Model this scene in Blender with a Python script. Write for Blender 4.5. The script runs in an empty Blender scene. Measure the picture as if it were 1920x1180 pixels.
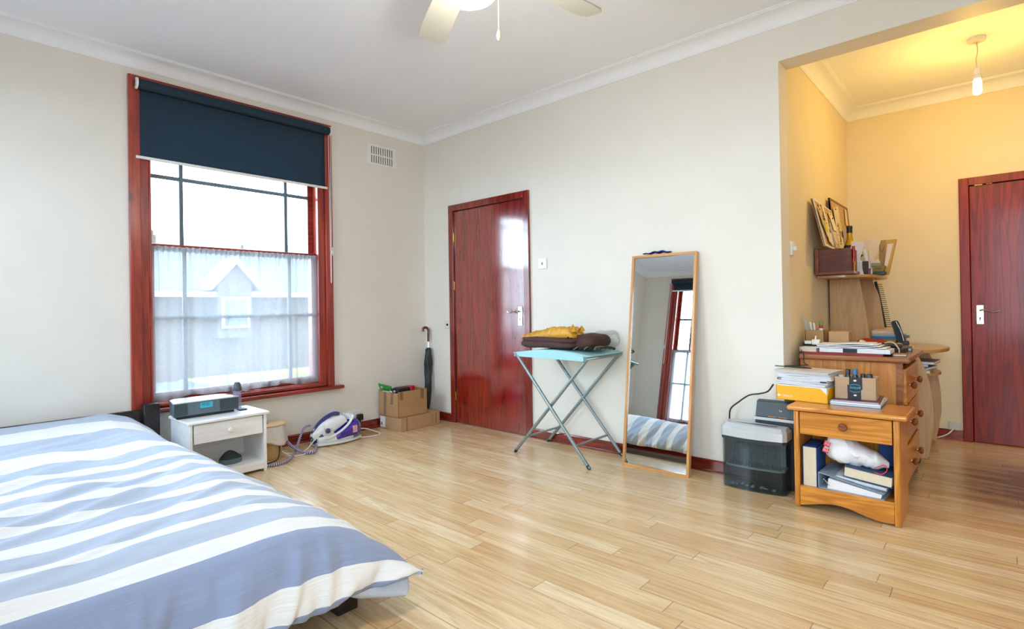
import bpy, math, random
from mathutils import Vector, Matrix, noise
random.seed(7)
SC = bpy.context.scene
COL = SC.collection
R = math.radians
# ------------------------------------------------------------------ camera, sky, exposure
cam_d = bpy.data.cameras.new('camera'); cam = bpy.data.objects.new('camera', cam_d); COL.objects.link(cam)
SC.camera = cam
_yaw, _pit, _rol = R(41.911), R(0.311), R(-0.926)
_f = Vector((-math.sin(_yaw) * math.cos(_pit), math.cos(_yaw) * math.cos(_pit), math.sin(_pit)))
_r = Vector((math.cos(_yaw), math.sin(_yaw), 0)); _u = _r.cross(_f)
_r2 = _r * math.cos(_rol) + _u * math.sin(_rol); _u2 = -_r * math.sin(_rol) + _u * math.cos(_rol)
cam.matrix_world = Matrix(((_r2.x, _u2.x, -_f.x, 4.2148), (_r2.y, _u2.y, -_f.y, -3.4132), (_r2.z, _u2.z, -_f.z, 1.07), (0, 0, 0, 1)))
cam_d.sensor_width = 36; cam_d.lens = 1013.86 * 36 / 1920; cam_d.shift_y = -19.2 / 1920
cam_d.clip_start = .02; cam_d.clip_end = 200
vs = SC.view_settings
vs.view_transform = 'Standard'; vs.look = 'None'; vs.gamma = 1; vs.use_curve_mapping = False
vs.exposure = 0.66
SC.cycles.use_denoising = True
SC.cycles.max_bounces = 10; SC.cycles.diffuse_bounces = 7; SC.cycles.transparent_max_bounces = 16
SC.cycles.sample_clamp_indirect = 8
SC.cycles.caustics_reflective = False; SC.cycles.caustics_refractive = False
W = bpy.data.worlds.new('World'); SC.world = W; W.use_nodes = True
bg = W.node_tree.nodes['Background']
bg.inputs[0].default_value = (0.66, 0.84, 1.0, 1)
bg.inputs[1].default_value = 13.0
H_ROOM, XR, YR = 2.767, 5.6, -4.4
XO, TH, YA, H_ALC = 3.279, 0.163, 1.928, 2.682


def portal(loc, rot, sx, sy):
    l = bpy.data.lights.new('window_daylight', 'AREA'); l.shape = 'RECTANGLE'; l.size = sx; l.size_y = sy
    l.cycles.is_portal = True
    o = bpy.data.objects.new('window_daylight', l); COL.objects.link(o); o.location = loc; o.rotation_euler = rot
    return o


portal((-.2, -1.73, 1.53), (0, R(-90), 0), 2.2, 1.45)
portal((1.17, YR - .2, 1.53), (R(90), 0, 0), 1.45, 2.2)
portal((4.72, YR - .2, 1.53), (R(90), 0, 0), 1.45, 2.2)  # sky portal for the added rear window


# ------------------------------------------------------------------ colour and material helpers
def lin(h):
    h = h.lstrip('#')
    v = [int(h[i:i + 2], 16) / 255 for i in (0, 2, 4)]
    return tuple(x / 12.92 if x <= .04045 else ((x + .055) / 1.055) ** 2.4 for x in v) + (1,)


MC = {}


class NT:
    def __init__(s, m):
        s.t = m.node_tree; s.n = s.t.nodes; s.l = s.t.links

    def add(s, typ, **k):
        nd = s.n.new(typ)
        for a, b in k.items():
            setattr(nd, a, b)
        return nd

    def link(s, a, b):
        s.l.new(a, b)

    def m(s, op, a, b=None, c=None):
        nd = s.n.new('ShaderNodeMath'); nd.operation = op
        for i, v in enumerate((a, b, c)):
            if v is None: continue
            if isinstance(v, (int, float)): nd.inputs[i].default_value = v
            else: s.l.new(v, nd.inputs[i])
        return nd.outputs[0]

    def ramp(s, fac, stops, interp='LINEAR'):
        nd = s.n.new('ShaderNodeValToRGB'); cr = nd.color_ramp; cr.interpolation = interp
        while len(cr.elements) < len(stops): cr.elements.new(1)
        for e, (p, c) in zip(cr.elements, stops):
            e.position = p; e.color = c
        s.l.new(fac, nd.inputs[0]); return nd.outputs[0]

    def mix(s, fac, a, b, mode='MIX'):
        nd = s.n.new('ShaderNodeMix'); nd.data_type = 'RGBA'; nd.blend_type = mode
        for i, v in ((0, fac), (6, a), (7, b)):
            if isinstance(v, (int, float, tuple)): nd.inputs[i].default_value = v
            else: s.l.new(v, nd.inputs[i])
        return nd.outputs[2]


def base(name):
    m = bpy.data.materials.new(name); m.use_nodes = True
    return m, NT(m), m.node_tree.nodes['Principled BSDF']


def setp(p, **k):
    for a, b in k.items():
        p.inputs[a.replace('_', ' ')].default_value = b


def mat(name, col, rough=.5, metal=0, spec=.5, noise_amt=.06, nscale=30, bump=0, coat=0, emit=None, es=1, sub=0, alpha=1, trans=0):
    if name in MC: return MC[name]
    m, t, p = base(name)
    c = lin(col) if isinstance(col, str) else col
    setp(p, Roughness=rough, Metallic=metal, Specular_IOR_Level=spec, Coat_Weight=coat, Coat_Roughness=.08)
    tc = t.add('ShaderNodeTexCoord'); nz = t.add('ShaderNodeTexNoise'); nz.inputs['Scale'].default_value = nscale; nz.inputs['Detail'].default_value = 3
    t.link(tc.outputs['Object'], nz.inputs['Vector'])
    lo = tuple(x * (1 - noise_amt) for x in c[:3]) + (1,); hi = tuple(min(1, x * (1 + noise_amt)) for x in c[:3]) + (1,)
    t.link(t.ramp(nz.outputs[0], [(.3, lo), (.7, hi)]), p.inputs['Base Color'])
    if bump:
        b = t.add('ShaderNodeBump'); b.inputs['Strength'].default_value = bump; b.inputs['Distance'].default_value = .01
        t.link(nz.outputs[0], b.inputs['Height']); t.link(b.outputs[0], p.inputs['Normal'])
    if emit:
        p.inputs['Emission Color'].default_value = lin(emit) if isinstance(emit, str) else emit; p.inputs['Emission Strength'].default_value = es
    if alpha < 1: p.inputs['Alpha'].default_value = alpha
    if trans: p.inputs['Transmission Weight'].default_value = trans
    MC[name] = m
    return m


def wood(name, c1, c2, axis=0, scale=1., rough=.35, coat=.2, knots=0, ring=10., bump=.05, coord='Object', spec=.5):
    """grain runs along axis"""
    if name in MC: return MC[name]
    m, t, p = base(name)
    tc = t.add('ShaderNodeTexCoord'); mp = t.add('ShaderNodeMapping')
    s = [ring * scale] * 3; s[axis] = ring * scale * .07
    mp.inputs['Scale'].default_value = s
    t.link(tc.outputs[coord], mp.inputs['Vector'])
    n1 = t.add('ShaderNodeTexNoise'); n1.inputs['Scale'].default_value = 1; n1.inputs['Detail'].default_value = 4; n1.inputs['Distortion'].default_value = 1.2
    t.link(mp.outputs[0], n1.inputs['Vector'])
    n2 = t.add('ShaderNodeTexNoise'); n2.inputs['Scale'].default_value = 9; n2.inputs['Detail'].default_value = 3
    t.link(mp.outputs[0], n2.inputs['Vector'])
    rings = t.m('FRACT', t.m('MULTIPLY', n1.outputs[0], 5))
    rg = t.m('ABSOLUTE', t.m('SUBTRACT', rings, .5))
    f = t.m('ADD', t.m('MULTIPLY', rg, 1.1), t.m('MULTIPLY', n2.outputs[0], .55))
    col = t.ramp(f, [(.25, lin(c2)), (.8, lin(c1))])
    if knots:
        v = t.add('ShaderNodeTexVoronoi'); v.inputs['Scale'].default_value = knots; t.link(tc.outputs[coord], v.inputs['Vector'])
        kf = t.ramp(v.outputs['Distance'], [(.07, (1, 1, 1, 1)), (.14, (0, 0, 0, 1))])
        col = t.mix(kf, col, tuple(x * .35 for x in lin(c2)[:3]) + (1,))
    t.link(col, p.inputs['Base Color'])
    setp(p, Roughness=rough, Coat_Weight=coat, Coat_Roughness=.12, Specular_IOR_Level=spec)
    b = t.add('ShaderNodeBump'); b.inputs['Strength'].default_value = bump; b.inputs['Distance'].default_value = .004
    t.link(f, b.inputs['Height']); t.link(b.outputs[0], p.inputs['Normal'])
    MC[name] = m
    return m


def floor_mat():
    m, t, p = base('maple_strip_floor')
    tc = t.add('ShaderNodeTexCoord'); sx = t.add('ShaderNodeSeparateXYZ'); t.link(tc.outputs['Object'], sx.inputs[0])
    x, y = sx.outputs[0], sx.outputs[1]
    wv = .088; Ln = .95
    ry = t.m('DIVIDE', y, wv); row = t.m('FLOOR', ry); fy = t.m('FRACT', ry)
    wn = t.add('ShaderNodeTexWhiteNoise', noise_dimensions='1D'); t.link(row, wn.inputs['W'])
    rx = t.m('ADD', t.m('DIVIDE', x, Ln), t.m('MULTIPLY', wn.outputs[0], 13.7)); cx = t.m('FLOOR', rx); fx = t.m('FRACT', rx)
    cb = t.add('ShaderNodeCombineXYZ'); t.link(row, cb.inputs[0]); t.link(cx, cb.inputs[1])
    w2 = t.add('ShaderNodeTexWhiteNoise', noise_dimensions='2D'); t.link(cb.outputs[0], w2.inputs['Vector'])
    r1 = w2.outputs[0]
    mp = t.add('ShaderNodeMapping'); mp.inputs['Scale'].default_value = (2.2, 34, 1); t.link(tc.outputs['Object'], mp.inputs['Vector'])
    ad = t.add('ShaderNodeVectorMath', operation='ADD'); t.link(mp.outputs[0], ad.inputs[0]); t.link(w2.outputs[1], ad.inputs[1])
    sc = t.add('ShaderNodeVectorMath', operation='SCALE'); t.link(w2.outputs[1], sc.inputs[0]); sc.inputs['Scale'].default_value = 20
    t.link(sc.outputs[0], ad.inputs[1])
    n = t.add('ShaderNodeTexNoise'); n.inputs['Scale'].default_value = 1.6; n.inputs['Detail'].default_value = 5; n.inputs['Roughness'].default_value = .6; n.inputs['Distortion'].default_value = .6
    t.link(ad.outputs[0], n.inputs['Vector'])
    plank = t.ramp(r1, [(0, lin('#d5b385')), (.25, lin('#dec293')), (.55, lin('#e6cda3')), (.85, lin('#ecd8b2')), (1, lin('#d8b487'))])
    col = t.mix(t.ramp(n.outputs[0], [(.38, (0, 0, 0, 1)), (.72, (1, 1, 1, 1))]), plank, lin('#b48a5a'))
    col = t.mix(.72, plank, col)
    # small mineral flecks
    m2 = t.add('ShaderNodeMapping'); m2.inputs['Scale'].default_value = (6, 28, 1); t.link(tc.outputs['Object'], m2.inputs['Vector'])
    v = t.add('ShaderNodeTexNoise'); v.inputs['Scale'].default_value = 1.7; v.inputs['Detail'].default_value = 6; t.link(m2.outputs[0], v.inputs['Vector'])
    fl = t.ramp(v.outputs[0], [(.70, (0, 0, 0, 1)), (.78, (.6, .6, .6, 1))])
    col = t.mix(fl, col, lin('#8d6a45'))
    # dirty worn patch in the alcove entry, the dimmer light there painted in too
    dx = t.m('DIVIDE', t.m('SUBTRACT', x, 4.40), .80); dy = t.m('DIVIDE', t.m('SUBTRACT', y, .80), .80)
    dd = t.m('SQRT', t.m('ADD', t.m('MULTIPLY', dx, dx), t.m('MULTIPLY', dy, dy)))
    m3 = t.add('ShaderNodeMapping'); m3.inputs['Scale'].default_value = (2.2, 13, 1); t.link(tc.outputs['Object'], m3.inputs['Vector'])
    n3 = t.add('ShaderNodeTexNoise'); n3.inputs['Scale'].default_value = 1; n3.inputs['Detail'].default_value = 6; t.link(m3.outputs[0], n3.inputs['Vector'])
    wear_shade = t.m('MULTIPLY', t.m('SUBTRACT', 1.15, dd), t.m('MULTIPLY', n3.outputs[0], 2.0))
    wear_shade = t.m('MINIMUM', t.m('MAXIMUM', t.m('SUBTRACT', wear_shade, .10), 0), .9)
    col = t.mix(wear_shade, col, lin('#5a4637'))
    # joints
    g1 = t.m('LESS_THAN', fy, .028); g2 = t.m('LESS_THAN', fx, .0028)
    rowdark = t.m('MULTIPLY', g1, t.m('ADD', t.m('MULTIPLY', wn.outputs[0], .5), .32))
    g = t.m('MAXIMUM', rowdark, t.m('MULTIPLY', g2, .75))
    col = t.mix(g, col, lin('#6b4a2c'))
    t.link(col, p.inputs['Base Color'])
    t.link(t.m('ADD', t.m('MULTIPLY', n3.outputs[0], .14), .18), p.inputs['Roughness'])
    setp(p, Specular_IOR_Level=.5, Coat_Weight=.25, Coat_Roughness=.1)
    b = t.add('ShaderNodeBump'); b.inputs['Strength'].default_value = .12; b.inputs['Distance'].default_value = .002
    t.link(t.m('SUBTRACT', t.m('MULTIPLY', n.outputs[0], .3), g), b.inputs['Height']); t.link(b.outputs[0], p.inputs['Normal'])
    return m


def stripes_mat():
    """duvet cover: bands across the bed, boundaries along UV.x (metres / 3)"""
    m, t, p = base('blue_white_striped_cotton')
    uv = t.add('ShaderNodeUVMap'); sx = t.add('ShaderNodeSeparateXYZ'); t.link(uv.outputs[0], sx.inputs[0])
    B = [-.05, .385, .655, .965, 1.145, 1.28, 1.375, 1.465, 1.545, 1.64, 1.71, 1.82, 1.885, 1.99, 2.07, 2.16, 2.22, 2.345, 2.44, 2.635, 2.72, 2.80]
    blue, white, dark = lin('#b5c3da'), lin('#f0f1f3'), lin('#94a3c5')
    st = [(0, blue)]
    for i, bb in enumerate(B[1:]):
        k = i % 2
        # band after boundary i+1: white when k even
        c = white if k == 0 else blue
        if bb == 2.345: c = white
        if bb in (2.44, 2.72): c = dark
        if bb == 2.635: c = white
        st.append((bb / 3, c))
    col = t.ramp(sx.outputs[0], st, 'CONSTANT')
    tc = t.add('ShaderNodeTexCoord'); mp = t.add('ShaderNodeMapping'); mp.inputs['Scale'].default_value = (900, 25, 1); t.link(uv.outputs[0], mp.inputs['Vector'])
    n = t.add('ShaderNodeTexNoise'); n.inputs['Scale'].default_value = 1; n.inputs['Detail'].default_value = 3; t.link(mp.outputs[0], n.inputs['Vector'])
    sl = t.ramp(n.outputs[0], [(.3, (.86, .86, .86, 1)), (.7, (1, 1, 1, 1))])
    col = t.mix(1, col, sl, 'MULTIPLY')
    t.link(col, p.inputs['Base Color']); setp(p, Roughness=.85, Specular_IOR_Level=.2)
    p.inputs['Sheen Weight'].default_value = .2
    return m


def tick_mat():
    m, t, p = base('fine_ticking_cotton')
    uv = t.add('ShaderNodeUVMap'); sx = t.add('ShaderNodeSeparateXYZ'); t.link(uv.outputs[0], sx.inputs[0])
    f = t.m('FRACT', t.m('MULTIPLY', t.m('ADD', sx.outputs[0], t.m('MULTIPLY', sx.outputs[1], .2)), 70))
    t.link(t.ramp(f, [(0, lin('#dfe0e4')), (.5, lin('#8d98b0'))], 'CONSTANT'), p.inputs['Base Color']); setp(p, Roughness=.85)
    return m


def spiral_mat(name, c1, c2, freq):
    m, t, p = base(name)
    uv = t.add('ShaderNodeUVMap'); sx = t.add('ShaderNodeSeparateXYZ'); t.link(uv.outputs[0], sx.inputs[0])
    f = t.m('FRACT', t.m('ADD', t.m('MULTIPLY', sx.outputs[0], freq), sx.outputs[1]))
    t.link(t.ramp(f, [(0, lin(c1)), (.55, lin(c2))], 'CONSTANT'), p.inputs['Base Color']); setp(p, Roughness=.8)
    return m


def net_mat():
    m, t, p = base('white_net_voile')
    t.n.remove(p); out = t.n['Material Output']
    tr = t.add('ShaderNodeBsdfTransparent'); tl = t.add('ShaderNodeBsdfTranslucent'); df = t.add('ShaderNodeBsdfDiffuse')
    tl.inputs[0].default_value = (.23, .24, .26, 1); df.inputs[0].default_value = (.62, .64, .67, 1)
    a = t.add('ShaderNodeMixShader'); a.inputs[0].default_value = .5; t.link(tl.outputs[0], a.inputs[1]); t.link(df.outputs[0], a.inputs[2])
    uv = t.add('ShaderNodeUVMap'); w = t.add('ShaderNodeTexNoise'); w.inputs['Scale'].default_value = 60; t.link(uv.outputs[0], w.inputs['Vector'])
    lw = t.add('ShaderNodeLayerWeight'); lw.inputs[0].default_value = .35
    f = t.m('MINIMUM', t.m('ADD', t.m('ADD', t.m('MULTIPLY', lw.outputs['Facing'], .5), .53), t.m('MULTIPLY', w.outputs[0], .14)), .92)
    b = t.add('ShaderNodeMixShader'); t.link(f, b.inputs[0]); t.link(tr.outputs[0], b.inputs[1]); t.link(a.outputs[0], b.inputs[2])
    t.link(b.outputs[0], out.inputs[0]); return m


def thin_glass(name, tint=(.97, .98, .98, 1), refl=.06, rough=.0, dens=0, dcol=(0, 0, 0, 1)):
    m, t, p = base(name)
    t.n.remove(p); out = t.n['Material Output']
    tr = t.add('ShaderNodeBsdfTransparent'); tr.inputs[0].default_value = tint
    gl = t.add('ShaderNodeBsdfGlossy'); gl.inputs['Roughness'].default_value = rough
    lw = t.add('ShaderNodeLayerWeight'); lw.inputs[0].default_value = .5
    fr = t.m('ADD', t.m('MULTIPLY', t.m('POWER', lw.outputs['Facing'], 5), .9), refl)      # Schlick
    mx = t.add('ShaderNodeMixShader'); t.link(fr, mx.inputs[0]); t.link(tr.outputs[0], mx.inputs[1]); t.link(gl.outputs[0], mx.inputs[2])
    last = mx.outputs[0]
    if dens:
        df = t.add('ShaderNodeBsdfDiffuse'); df.inputs[0].default_value = dcol
        m2 = t.add('ShaderNodeMixShader'); m2.inputs[0].default_value = dens; t.link(mx.outputs[0], m2.inputs[1]); t.link(df.outputs[0], m2.inputs[2]); last = m2.outputs[0]
    t.link(last, out.inputs[0]); return m


def blind_mat():
    m, t, p = base('navy_blind_fabric')
    t.n.remove(p); out = t.n['Material Output']
    uvn = t.add('ShaderNodeTexCoord'); nz = t.add('ShaderNodeTexNoise'); nz.inputs['Scale'].default_value = 350; t.link(uvn.outputs['Object'], nz.inputs['Vector'])
    c = t.ramp(nz.outputs[0], [(.3, lin('#27343f')), (.7, lin('#384856'))])
    df = t.add('ShaderNodeBsdfDiffuse'); t.link(c, df.inputs[0])
    tl = t.add('ShaderNodeBsdfTranslucent'); tl.inputs[0].default_value = (.009, .026, .040, 1)
    mx = t.add('ShaderNodeAddShader'); t.link(df.outputs[0], mx.inputs[0]); t.link(tl.outputs[0], mx.inputs[1])
    t.link(mx.outputs[0], out.inputs[0]); return m


# ------------------------------------------------------------------ mesh builder
class M:
    def __init__(s): s.v = []; s.f = []; s.uv = {}; s.mi = []

    def _add(s, vs, fs, T=None, mi=0, uvs=None):
        o = len(s.v)
        for q in vs:
            q = Vector(q)
            s.v.append(tuple(T @ q if T else q))
        for k, f in enumerate(fs):
            s.f.append(tuple(i + o for i in f)); s.mi.append(mi)
            if uvs: s.uv[len(s.f) - 1] = uvs[k]
        return s

    def box(s, a, b, T=None, mi=0):
        x0, y0, z0 = a; x1, y1, z1 = b
        return s._add([(x0, y0, z0), (x1, y0, z0), (x1, y1, z0), (x0, y1, z0), (x0, y0, z1), (x1, y0, z1), (x1, y1, z1), (x0, y1, z1)],
                      [(0, 3, 2, 1), (4, 5, 6, 7), (0, 1, 5, 4), (1, 2, 6, 5), (2, 3, 7, 6), (3, 0, 4, 7)], T, mi)

    def cbox(s, c, d, T=None, mi=0):
        return s.box([c[i] - d[i] / 2 for i in range(3)], [c[i] + d[i] / 2 for i in range(3)], T, mi)

    def prism(s, poly, a, b, ax='z', T=None, mi=0):
        """poly in the two axes other than ax (cyclic order x,y / y,z / x,z)"""
        def P(p, w):
            return {'z': (p[0], p[1], w), 'x': (w, p[0], p[1]), 'y': (p[0], w, p[1])}[ax]
        n = len(poly)
        vs = [P(p, a) for p in poly] + [P(p, b) for p in poly]
        fs = [tuple(range(n))[::-1], tuple(range(n, 2 * n))] + [(i, (i + 1) % n, (i + 1) % n + n, i + n) for i in range(n)]
        return s._add(vs, fs, T, mi)

    def cyl(s, p0, p1, r0, r1=None, n=24, mi=0, T=None):
        r1 = r0 if r1 is None else r1
        p0, p1 = Vector(p0), Vector(p1); d = (p1 - p0).normalized()
        q = d.to_track_quat('Z', 'Y').to_matrix()
        vs = []
        for p, r in ((p0, r0), (p1, r1)):
            for i in range(n):
                a = 2 * math.pi * i / n
                vs.append(p + q @ Vector((r * math.cos(a), r * math.sin(a), 0)))
        fs = [(i, (i + 1) % n, (i + 1) % n + n, i + n) for i in range(n)] + [tuple(range(n))[::-1], tuple(range(n, 2 * n))]
        return s._add(vs, fs, T, mi)

    def lathe(s, prof, c=(0, 0, 0), axis=(0, 0, 1), n=28, mi=0, sx=1, sy=1, T=None):
        q = Vector(axis).to_track_quat('Z', 'Y').to_matrix(); c = Vector(c)
        vs = []; k = len(prof)
        for r, z in prof:
            for i in range(n):
                a = 2 * math.pi * i / n
                vs.append(c + q @ Vector((r * math.cos(a) * sx, r * math.sin(a) * sy, z)))
        fs = []
        for j in range(k - 1):
            for i in range(n):
                i2 = (i + 1) % n
                fs.append((j * n + i, j * n + i2, (j + 1) * n + i2, (j + 1) * n + i))
        if prof[0][0] > 1e-6: fs.append(tuple(range(n))[::-1])
        if prof[-1][0] > 1e-6: fs.append(tuple(range((k - 1) * n, k * n)))
        return s._add(vs, fs, T, mi)

    def ball(s, c, r, sc=(1, 1, 1), n=20, mi=0, T=None):
        k = n // 2
        prof = [(max(1e-5, r * math.sin(math.pi * j / k)), -r * math.cos(math.pi * j / k)) for j in range(k + 1)]
        vs0 = len(s.v); s.lathe(prof, (0, 0, 0), n=n, mi=mi)
        for i in range(vs0, len(s.v)):
            q = Vector((s.v[i][0] * sc[0] + c[0], s.v[i][1] * sc[1] + c[1], s.v[i][2] * sc[2] + c[2]))
            s.v[i] = tuple(T @ q if T else q)
        return s

    def tube(s, pts, r, n=10, res=6, mi=0, close=False, flat=1.):
        P = [Vector(p) for p in pts]
        if res > 1 and len(P) > 2:
            Q = []
            for i in range(len(P) - 1):
                a = P[i - 1] if i else P[i] * 2 - P[i + 1]; b, c = P[i], P[i + 1]; d = P[i + 2] if i + 2 < len(P) else c * 2 - b
                for k in range(res):
                    u = k / res
                    Q.append(.5 * ((2 * b) + (-a + c) * u + (2 * a - 5 * b + 4 * c - d) * u * u + (-a + 3 * b - 3 * c + d) * u ** 3))
            Q.append(P[-1]); P = Q
        vs = []; uvl = []; L = 0; up = Vector((0, 0, 1)); prev = None
        for i, p in enumerate(P):
            d = (P[min(i + 1, len(P) - 1)] - P[max(i - 1, 0)]).normalized()
            if prev is None:
                x = d.cross(up)
                if x.length < 1e-3: x = d.cross(Vector((1, 0, 0)))
            else:
                x = prev - d * prev.dot(d)
            x.normalize(); y = d.cross(x); prev = x
            if i: L += (P[i] - P[i - 1]).length
            rr = r[min(len(r) - 1, int(i * len(r) / len(P)))] if isinstance(r, (list, tuple)) else r
            for k in range(n):
                a = 2 * math.pi * k / n
                vs.append(p + x * rr * math.cos(a) + y * rr * flat * math.sin(a))
            uvl.append(L)
        fs = []; uvs = []
        for i in range(len(P) - 1):
            for k in range(n):
                k2 = (k + 1) % n
                fs.append((i * n + k, i * n + k2, (i + 1) * n + k2, (i + 1) * n + k))
                uvs.append([(uvl[i], k / n), (uvl[i], (k + 1) / n), (uvl[i + 1], (k + 1) / n), (uvl[i + 1], k / n)])
        fs.append(tuple(range(n))[::-1]); uvs.append([(0, 0)] * n)
        fs.append(tuple(range((len(P) - 1) * n, len(P) * n))); uvs.append([(0, 0)] * n)
        return s._add(vs, fs, None, mi, uvs)

    def grid(s, F, nu, nv, u0=0, u1=1, v0=0, v1=1, mi=0, uvf=None):
        vs = []; U = []
        for i in range(nu + 1):
            for j in range(nv + 1):
                u = u0 + (u1 - u0) * i / nu; v = v0 + (v1 - v0) * j / nv
                vs.append(F(u, v)); U.append(uvf(u, v) if uvf else (u, v))
        fs = []; uvs = []
        for i in range(nu):
            for j in range(nv):
                a = i * (nv + 1) + j; q = (a, a + nv + 1, a + nv + 2, a + 1)
                fs.append(q); uvs.append([U[k] for k in q])
        return s._add(vs, fs, None, mi, uvs)


def obj(name, mb, mats, parent=None, bevel=0, smooth=35, solid=0, sub=0, label=None, seg=2):
    me = bpy.data.meshes.new(name); me.from_pydata(mb.v, [], mb.f)
    if not isinstance(mats, (list, tuple)): mats = [mats]
    for m_ in mats: me.materials.append(m_)
    if len(mats) > 1: me.polygons.foreach_set('material_index', mb.mi)
    if mb.uv:
        ul = me.uv_layers.new(name='UVMap')
        for p in me.polygons:
            if p.index in mb.uv:
                for li, c in zip(p.loop_indices, mb.uv[p.index]): ul.data[li].uv = c
    me.update()
    if smooth:
        me.polygons.foreach_set('use_smooth', [True] * len(me.polygons))
        me.set_sharp_from_angle(angle=R(smooth))
    o = bpy.data.objects.new(name, me); COL.objects.link(o)
    if parent: o.parent = parent
    if solid:
        q = o.modifiers.new('solid', 'SOLIDIFY'); q.thickness = solid; q.offset = 0
    if bevel:
        q = o.modifiers.new('bevel', 'BEVEL'); q.width = bevel; q.segments = seg; q.limit_method = 'ANGLE'; q.angle_limit = R(40)
    if sub:
        q = o.modifiers.new('sub', 'SUBSURF'); q.levels = sub; q.render_levels = sub
    if label: o['label'] = label
    return o


def thing(name, label, cat, loc=(0, 0, 0), rot=0, group=None):
    o = bpy.data.objects.new(name, None); COL.objects.link(o); o.location = loc
    o.rotation_euler = rot if isinstance(rot, (tuple, list)) else (0, 0, rot)
    o['label'] = label; o['category'] = cat
    if group: o['group'] = group
    o.empty_display_size = .1
    return o


def tag(o, label, cat, group=None):
    o['label'] = label; o['category'] = cat
    if group: o['group'] = group
    return o


def struct(o):
    o['kind'] = 'structure'; return o


def sroot(name, loc=(0, 0, 0), rot=0):
    o = bpy.data.objects.new(name, None); COL.objects.link(o); o.location = loc; o.rotation_euler = (0, 0, rot)
    return struct(o)


def text(name, s, size, m, parent, loc, rot, ext=.0004):
    c = bpy.data.curves.new(name, 'FONT'); c.body = s; c.size = size; c.extrude = ext; c.align_x = 'CENTER'; c.align_y = 'CENTER'
    c.resolution_u = 3
    t = bpy.data.objects.new(name, c); COL.objects.link(t)
    dg = bpy.context.evaluated_depsgraph_get(); dg.update()
    me = bpy.data.meshes.new_from_object(t.evaluated_get(dg)); me.materials.clear(); me.materials.append(m)
    bpy.data.objects.remove(t)
    o = bpy.data.objects.new(name, me); COL.objects.link(o); o.parent = parent; o.location = loc; o.rotation_euler = rot
    return o


# materials
CREAM = mat('cream_wall_paint', '#e3dfd6', .55, noise_amt=.02, nscale=4, spec=.3)
ALC = mat('cream_alcove_paint', '#e6d8b6', .5, noise_amt=.02, nscale=4, spec=.3)
CEIL = mat('white_ceiling_paint', '#eff3f8', .8, noise_amt=.01, nscale=3, spec=.2)
CORN = mat('white_cornice_paint', '#eff2f6', .6, noise_amt=.01, spec=.3)
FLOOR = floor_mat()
RED = wood('mahogany_gloss_vertical', '#8c2a1c', '#5c140d', 2, 1, rough=.16, coat=.8, bump=.03)
REDX = wood('mahogany_gloss_horizontal', '#8c2a1c', '#5c140d', 0, 1, rough=.2, coat=.7, bump=.03)
REDY = wood('mahogany_gloss_cross', '#8c2a1c', '#5c140d', 1, 1, rough=.2, coat=.7, bump=.03)
WINV = wood('orange_red_stain_vertical', '#a83a27', '#801f15', 2, .8, rough=.3, coat=.4, knots=2.5)
WINX = wood('orange_red_stain_horizontal', '#9a2f22', '#6c1d14', 0, .8, rough=.3, coat=.4)
DOOR = wood('mahogany_door_veneer', '#8e1f14', '#6e120c', 2, 1.1, rough=.13, coat=1, bump=.04)
DOOR.node_tree.nodes['Principled BSDF'].inputs['Coat IOR'].default_value = 1.9
DOOR2 = wood('brown_mahogany_door_veneer', '#932a16', '#6a170a', 2, 1.1, rough=.35, coat=.12, bump=.06, spec=.3)
WHITE = mat('white_plastic', '#e9ebea', .35, noise_amt=.01)
CHROME = mat('chrome', '#d8dadb', .12, 1, noise_amt=.01)
BRASS = mat('brass', '#c9a24a', .25, 1, noise_amt=.02)
BLACK = mat('black_plastic', '#17181b', .4, noise_amt=.1)
DARKW = wood('black_brown_bed_wood', '#2a2220', '#171214', 0, 1, rough=.35, coat=.1)
GREYBAR = mat('grey_painted_glazing_bar', '#5f7079', .5)
PINE = wood('golden_pine_cross', '#d8913a', '#b56d22', 0, 1.1, rough=.3, coat=.4, ring=13)
PINEV = wood('golden_pine_upright', '#d8913a', '#b8701f', 2, 1.1, rough=.3, coat=.4, ring=13)
PINEY = wood('golden_pine_deep', '#d8913a', '#b56d22', 1, 1.1, rough=.3, coat=.4, ring=13)
PINEP = wood('knotty_pine_panel', '#c98743', '#ae6c2d', 2, .9, rough=.35, coat=.3, knots=4, ring=9)
PINEB = wood('worn_pine_top', '#9c6238', '#7b4526', 0, 1, rough=.3, coat=.3)
KNOB = wood('turned_knob_wood', '#8c4c1e', '#5e2c10', 0, 3, rough=.18, coat=.8)
WHW = wood('white_washed_wood', '#f1f2f3', '#e8e7e7', 1, 1, rough=.45, coat=.1, bump=.02)
BEECH = wood('beech_laminate_upright', '#c9a272', '#bd9362', 2, 1.4, rough=.4, coat=.1, bump=.01)
BEECHX = wood('beech_laminate_flat', '#bb9058', '#ac8049', 0, 1.4, rough=.3, coat=.3, bump=.01)
PAPER = mat('white_paper', '#e6e6ea', .8, noise_amt=.03, spec=.2)
CARD = mat('brown_cardboard', '#b08b62', .8, noise_amt=.05, nscale=9, spec=.2)
CARD2 = mat('pale_cardboard', '#b6926e', .8, noise_amt=.04, nscale=9, spec=.2)
TAPE = mat('brown_parcel_tape', '#846856', .35, noise_amt=.05)
PAPERE = None


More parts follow.
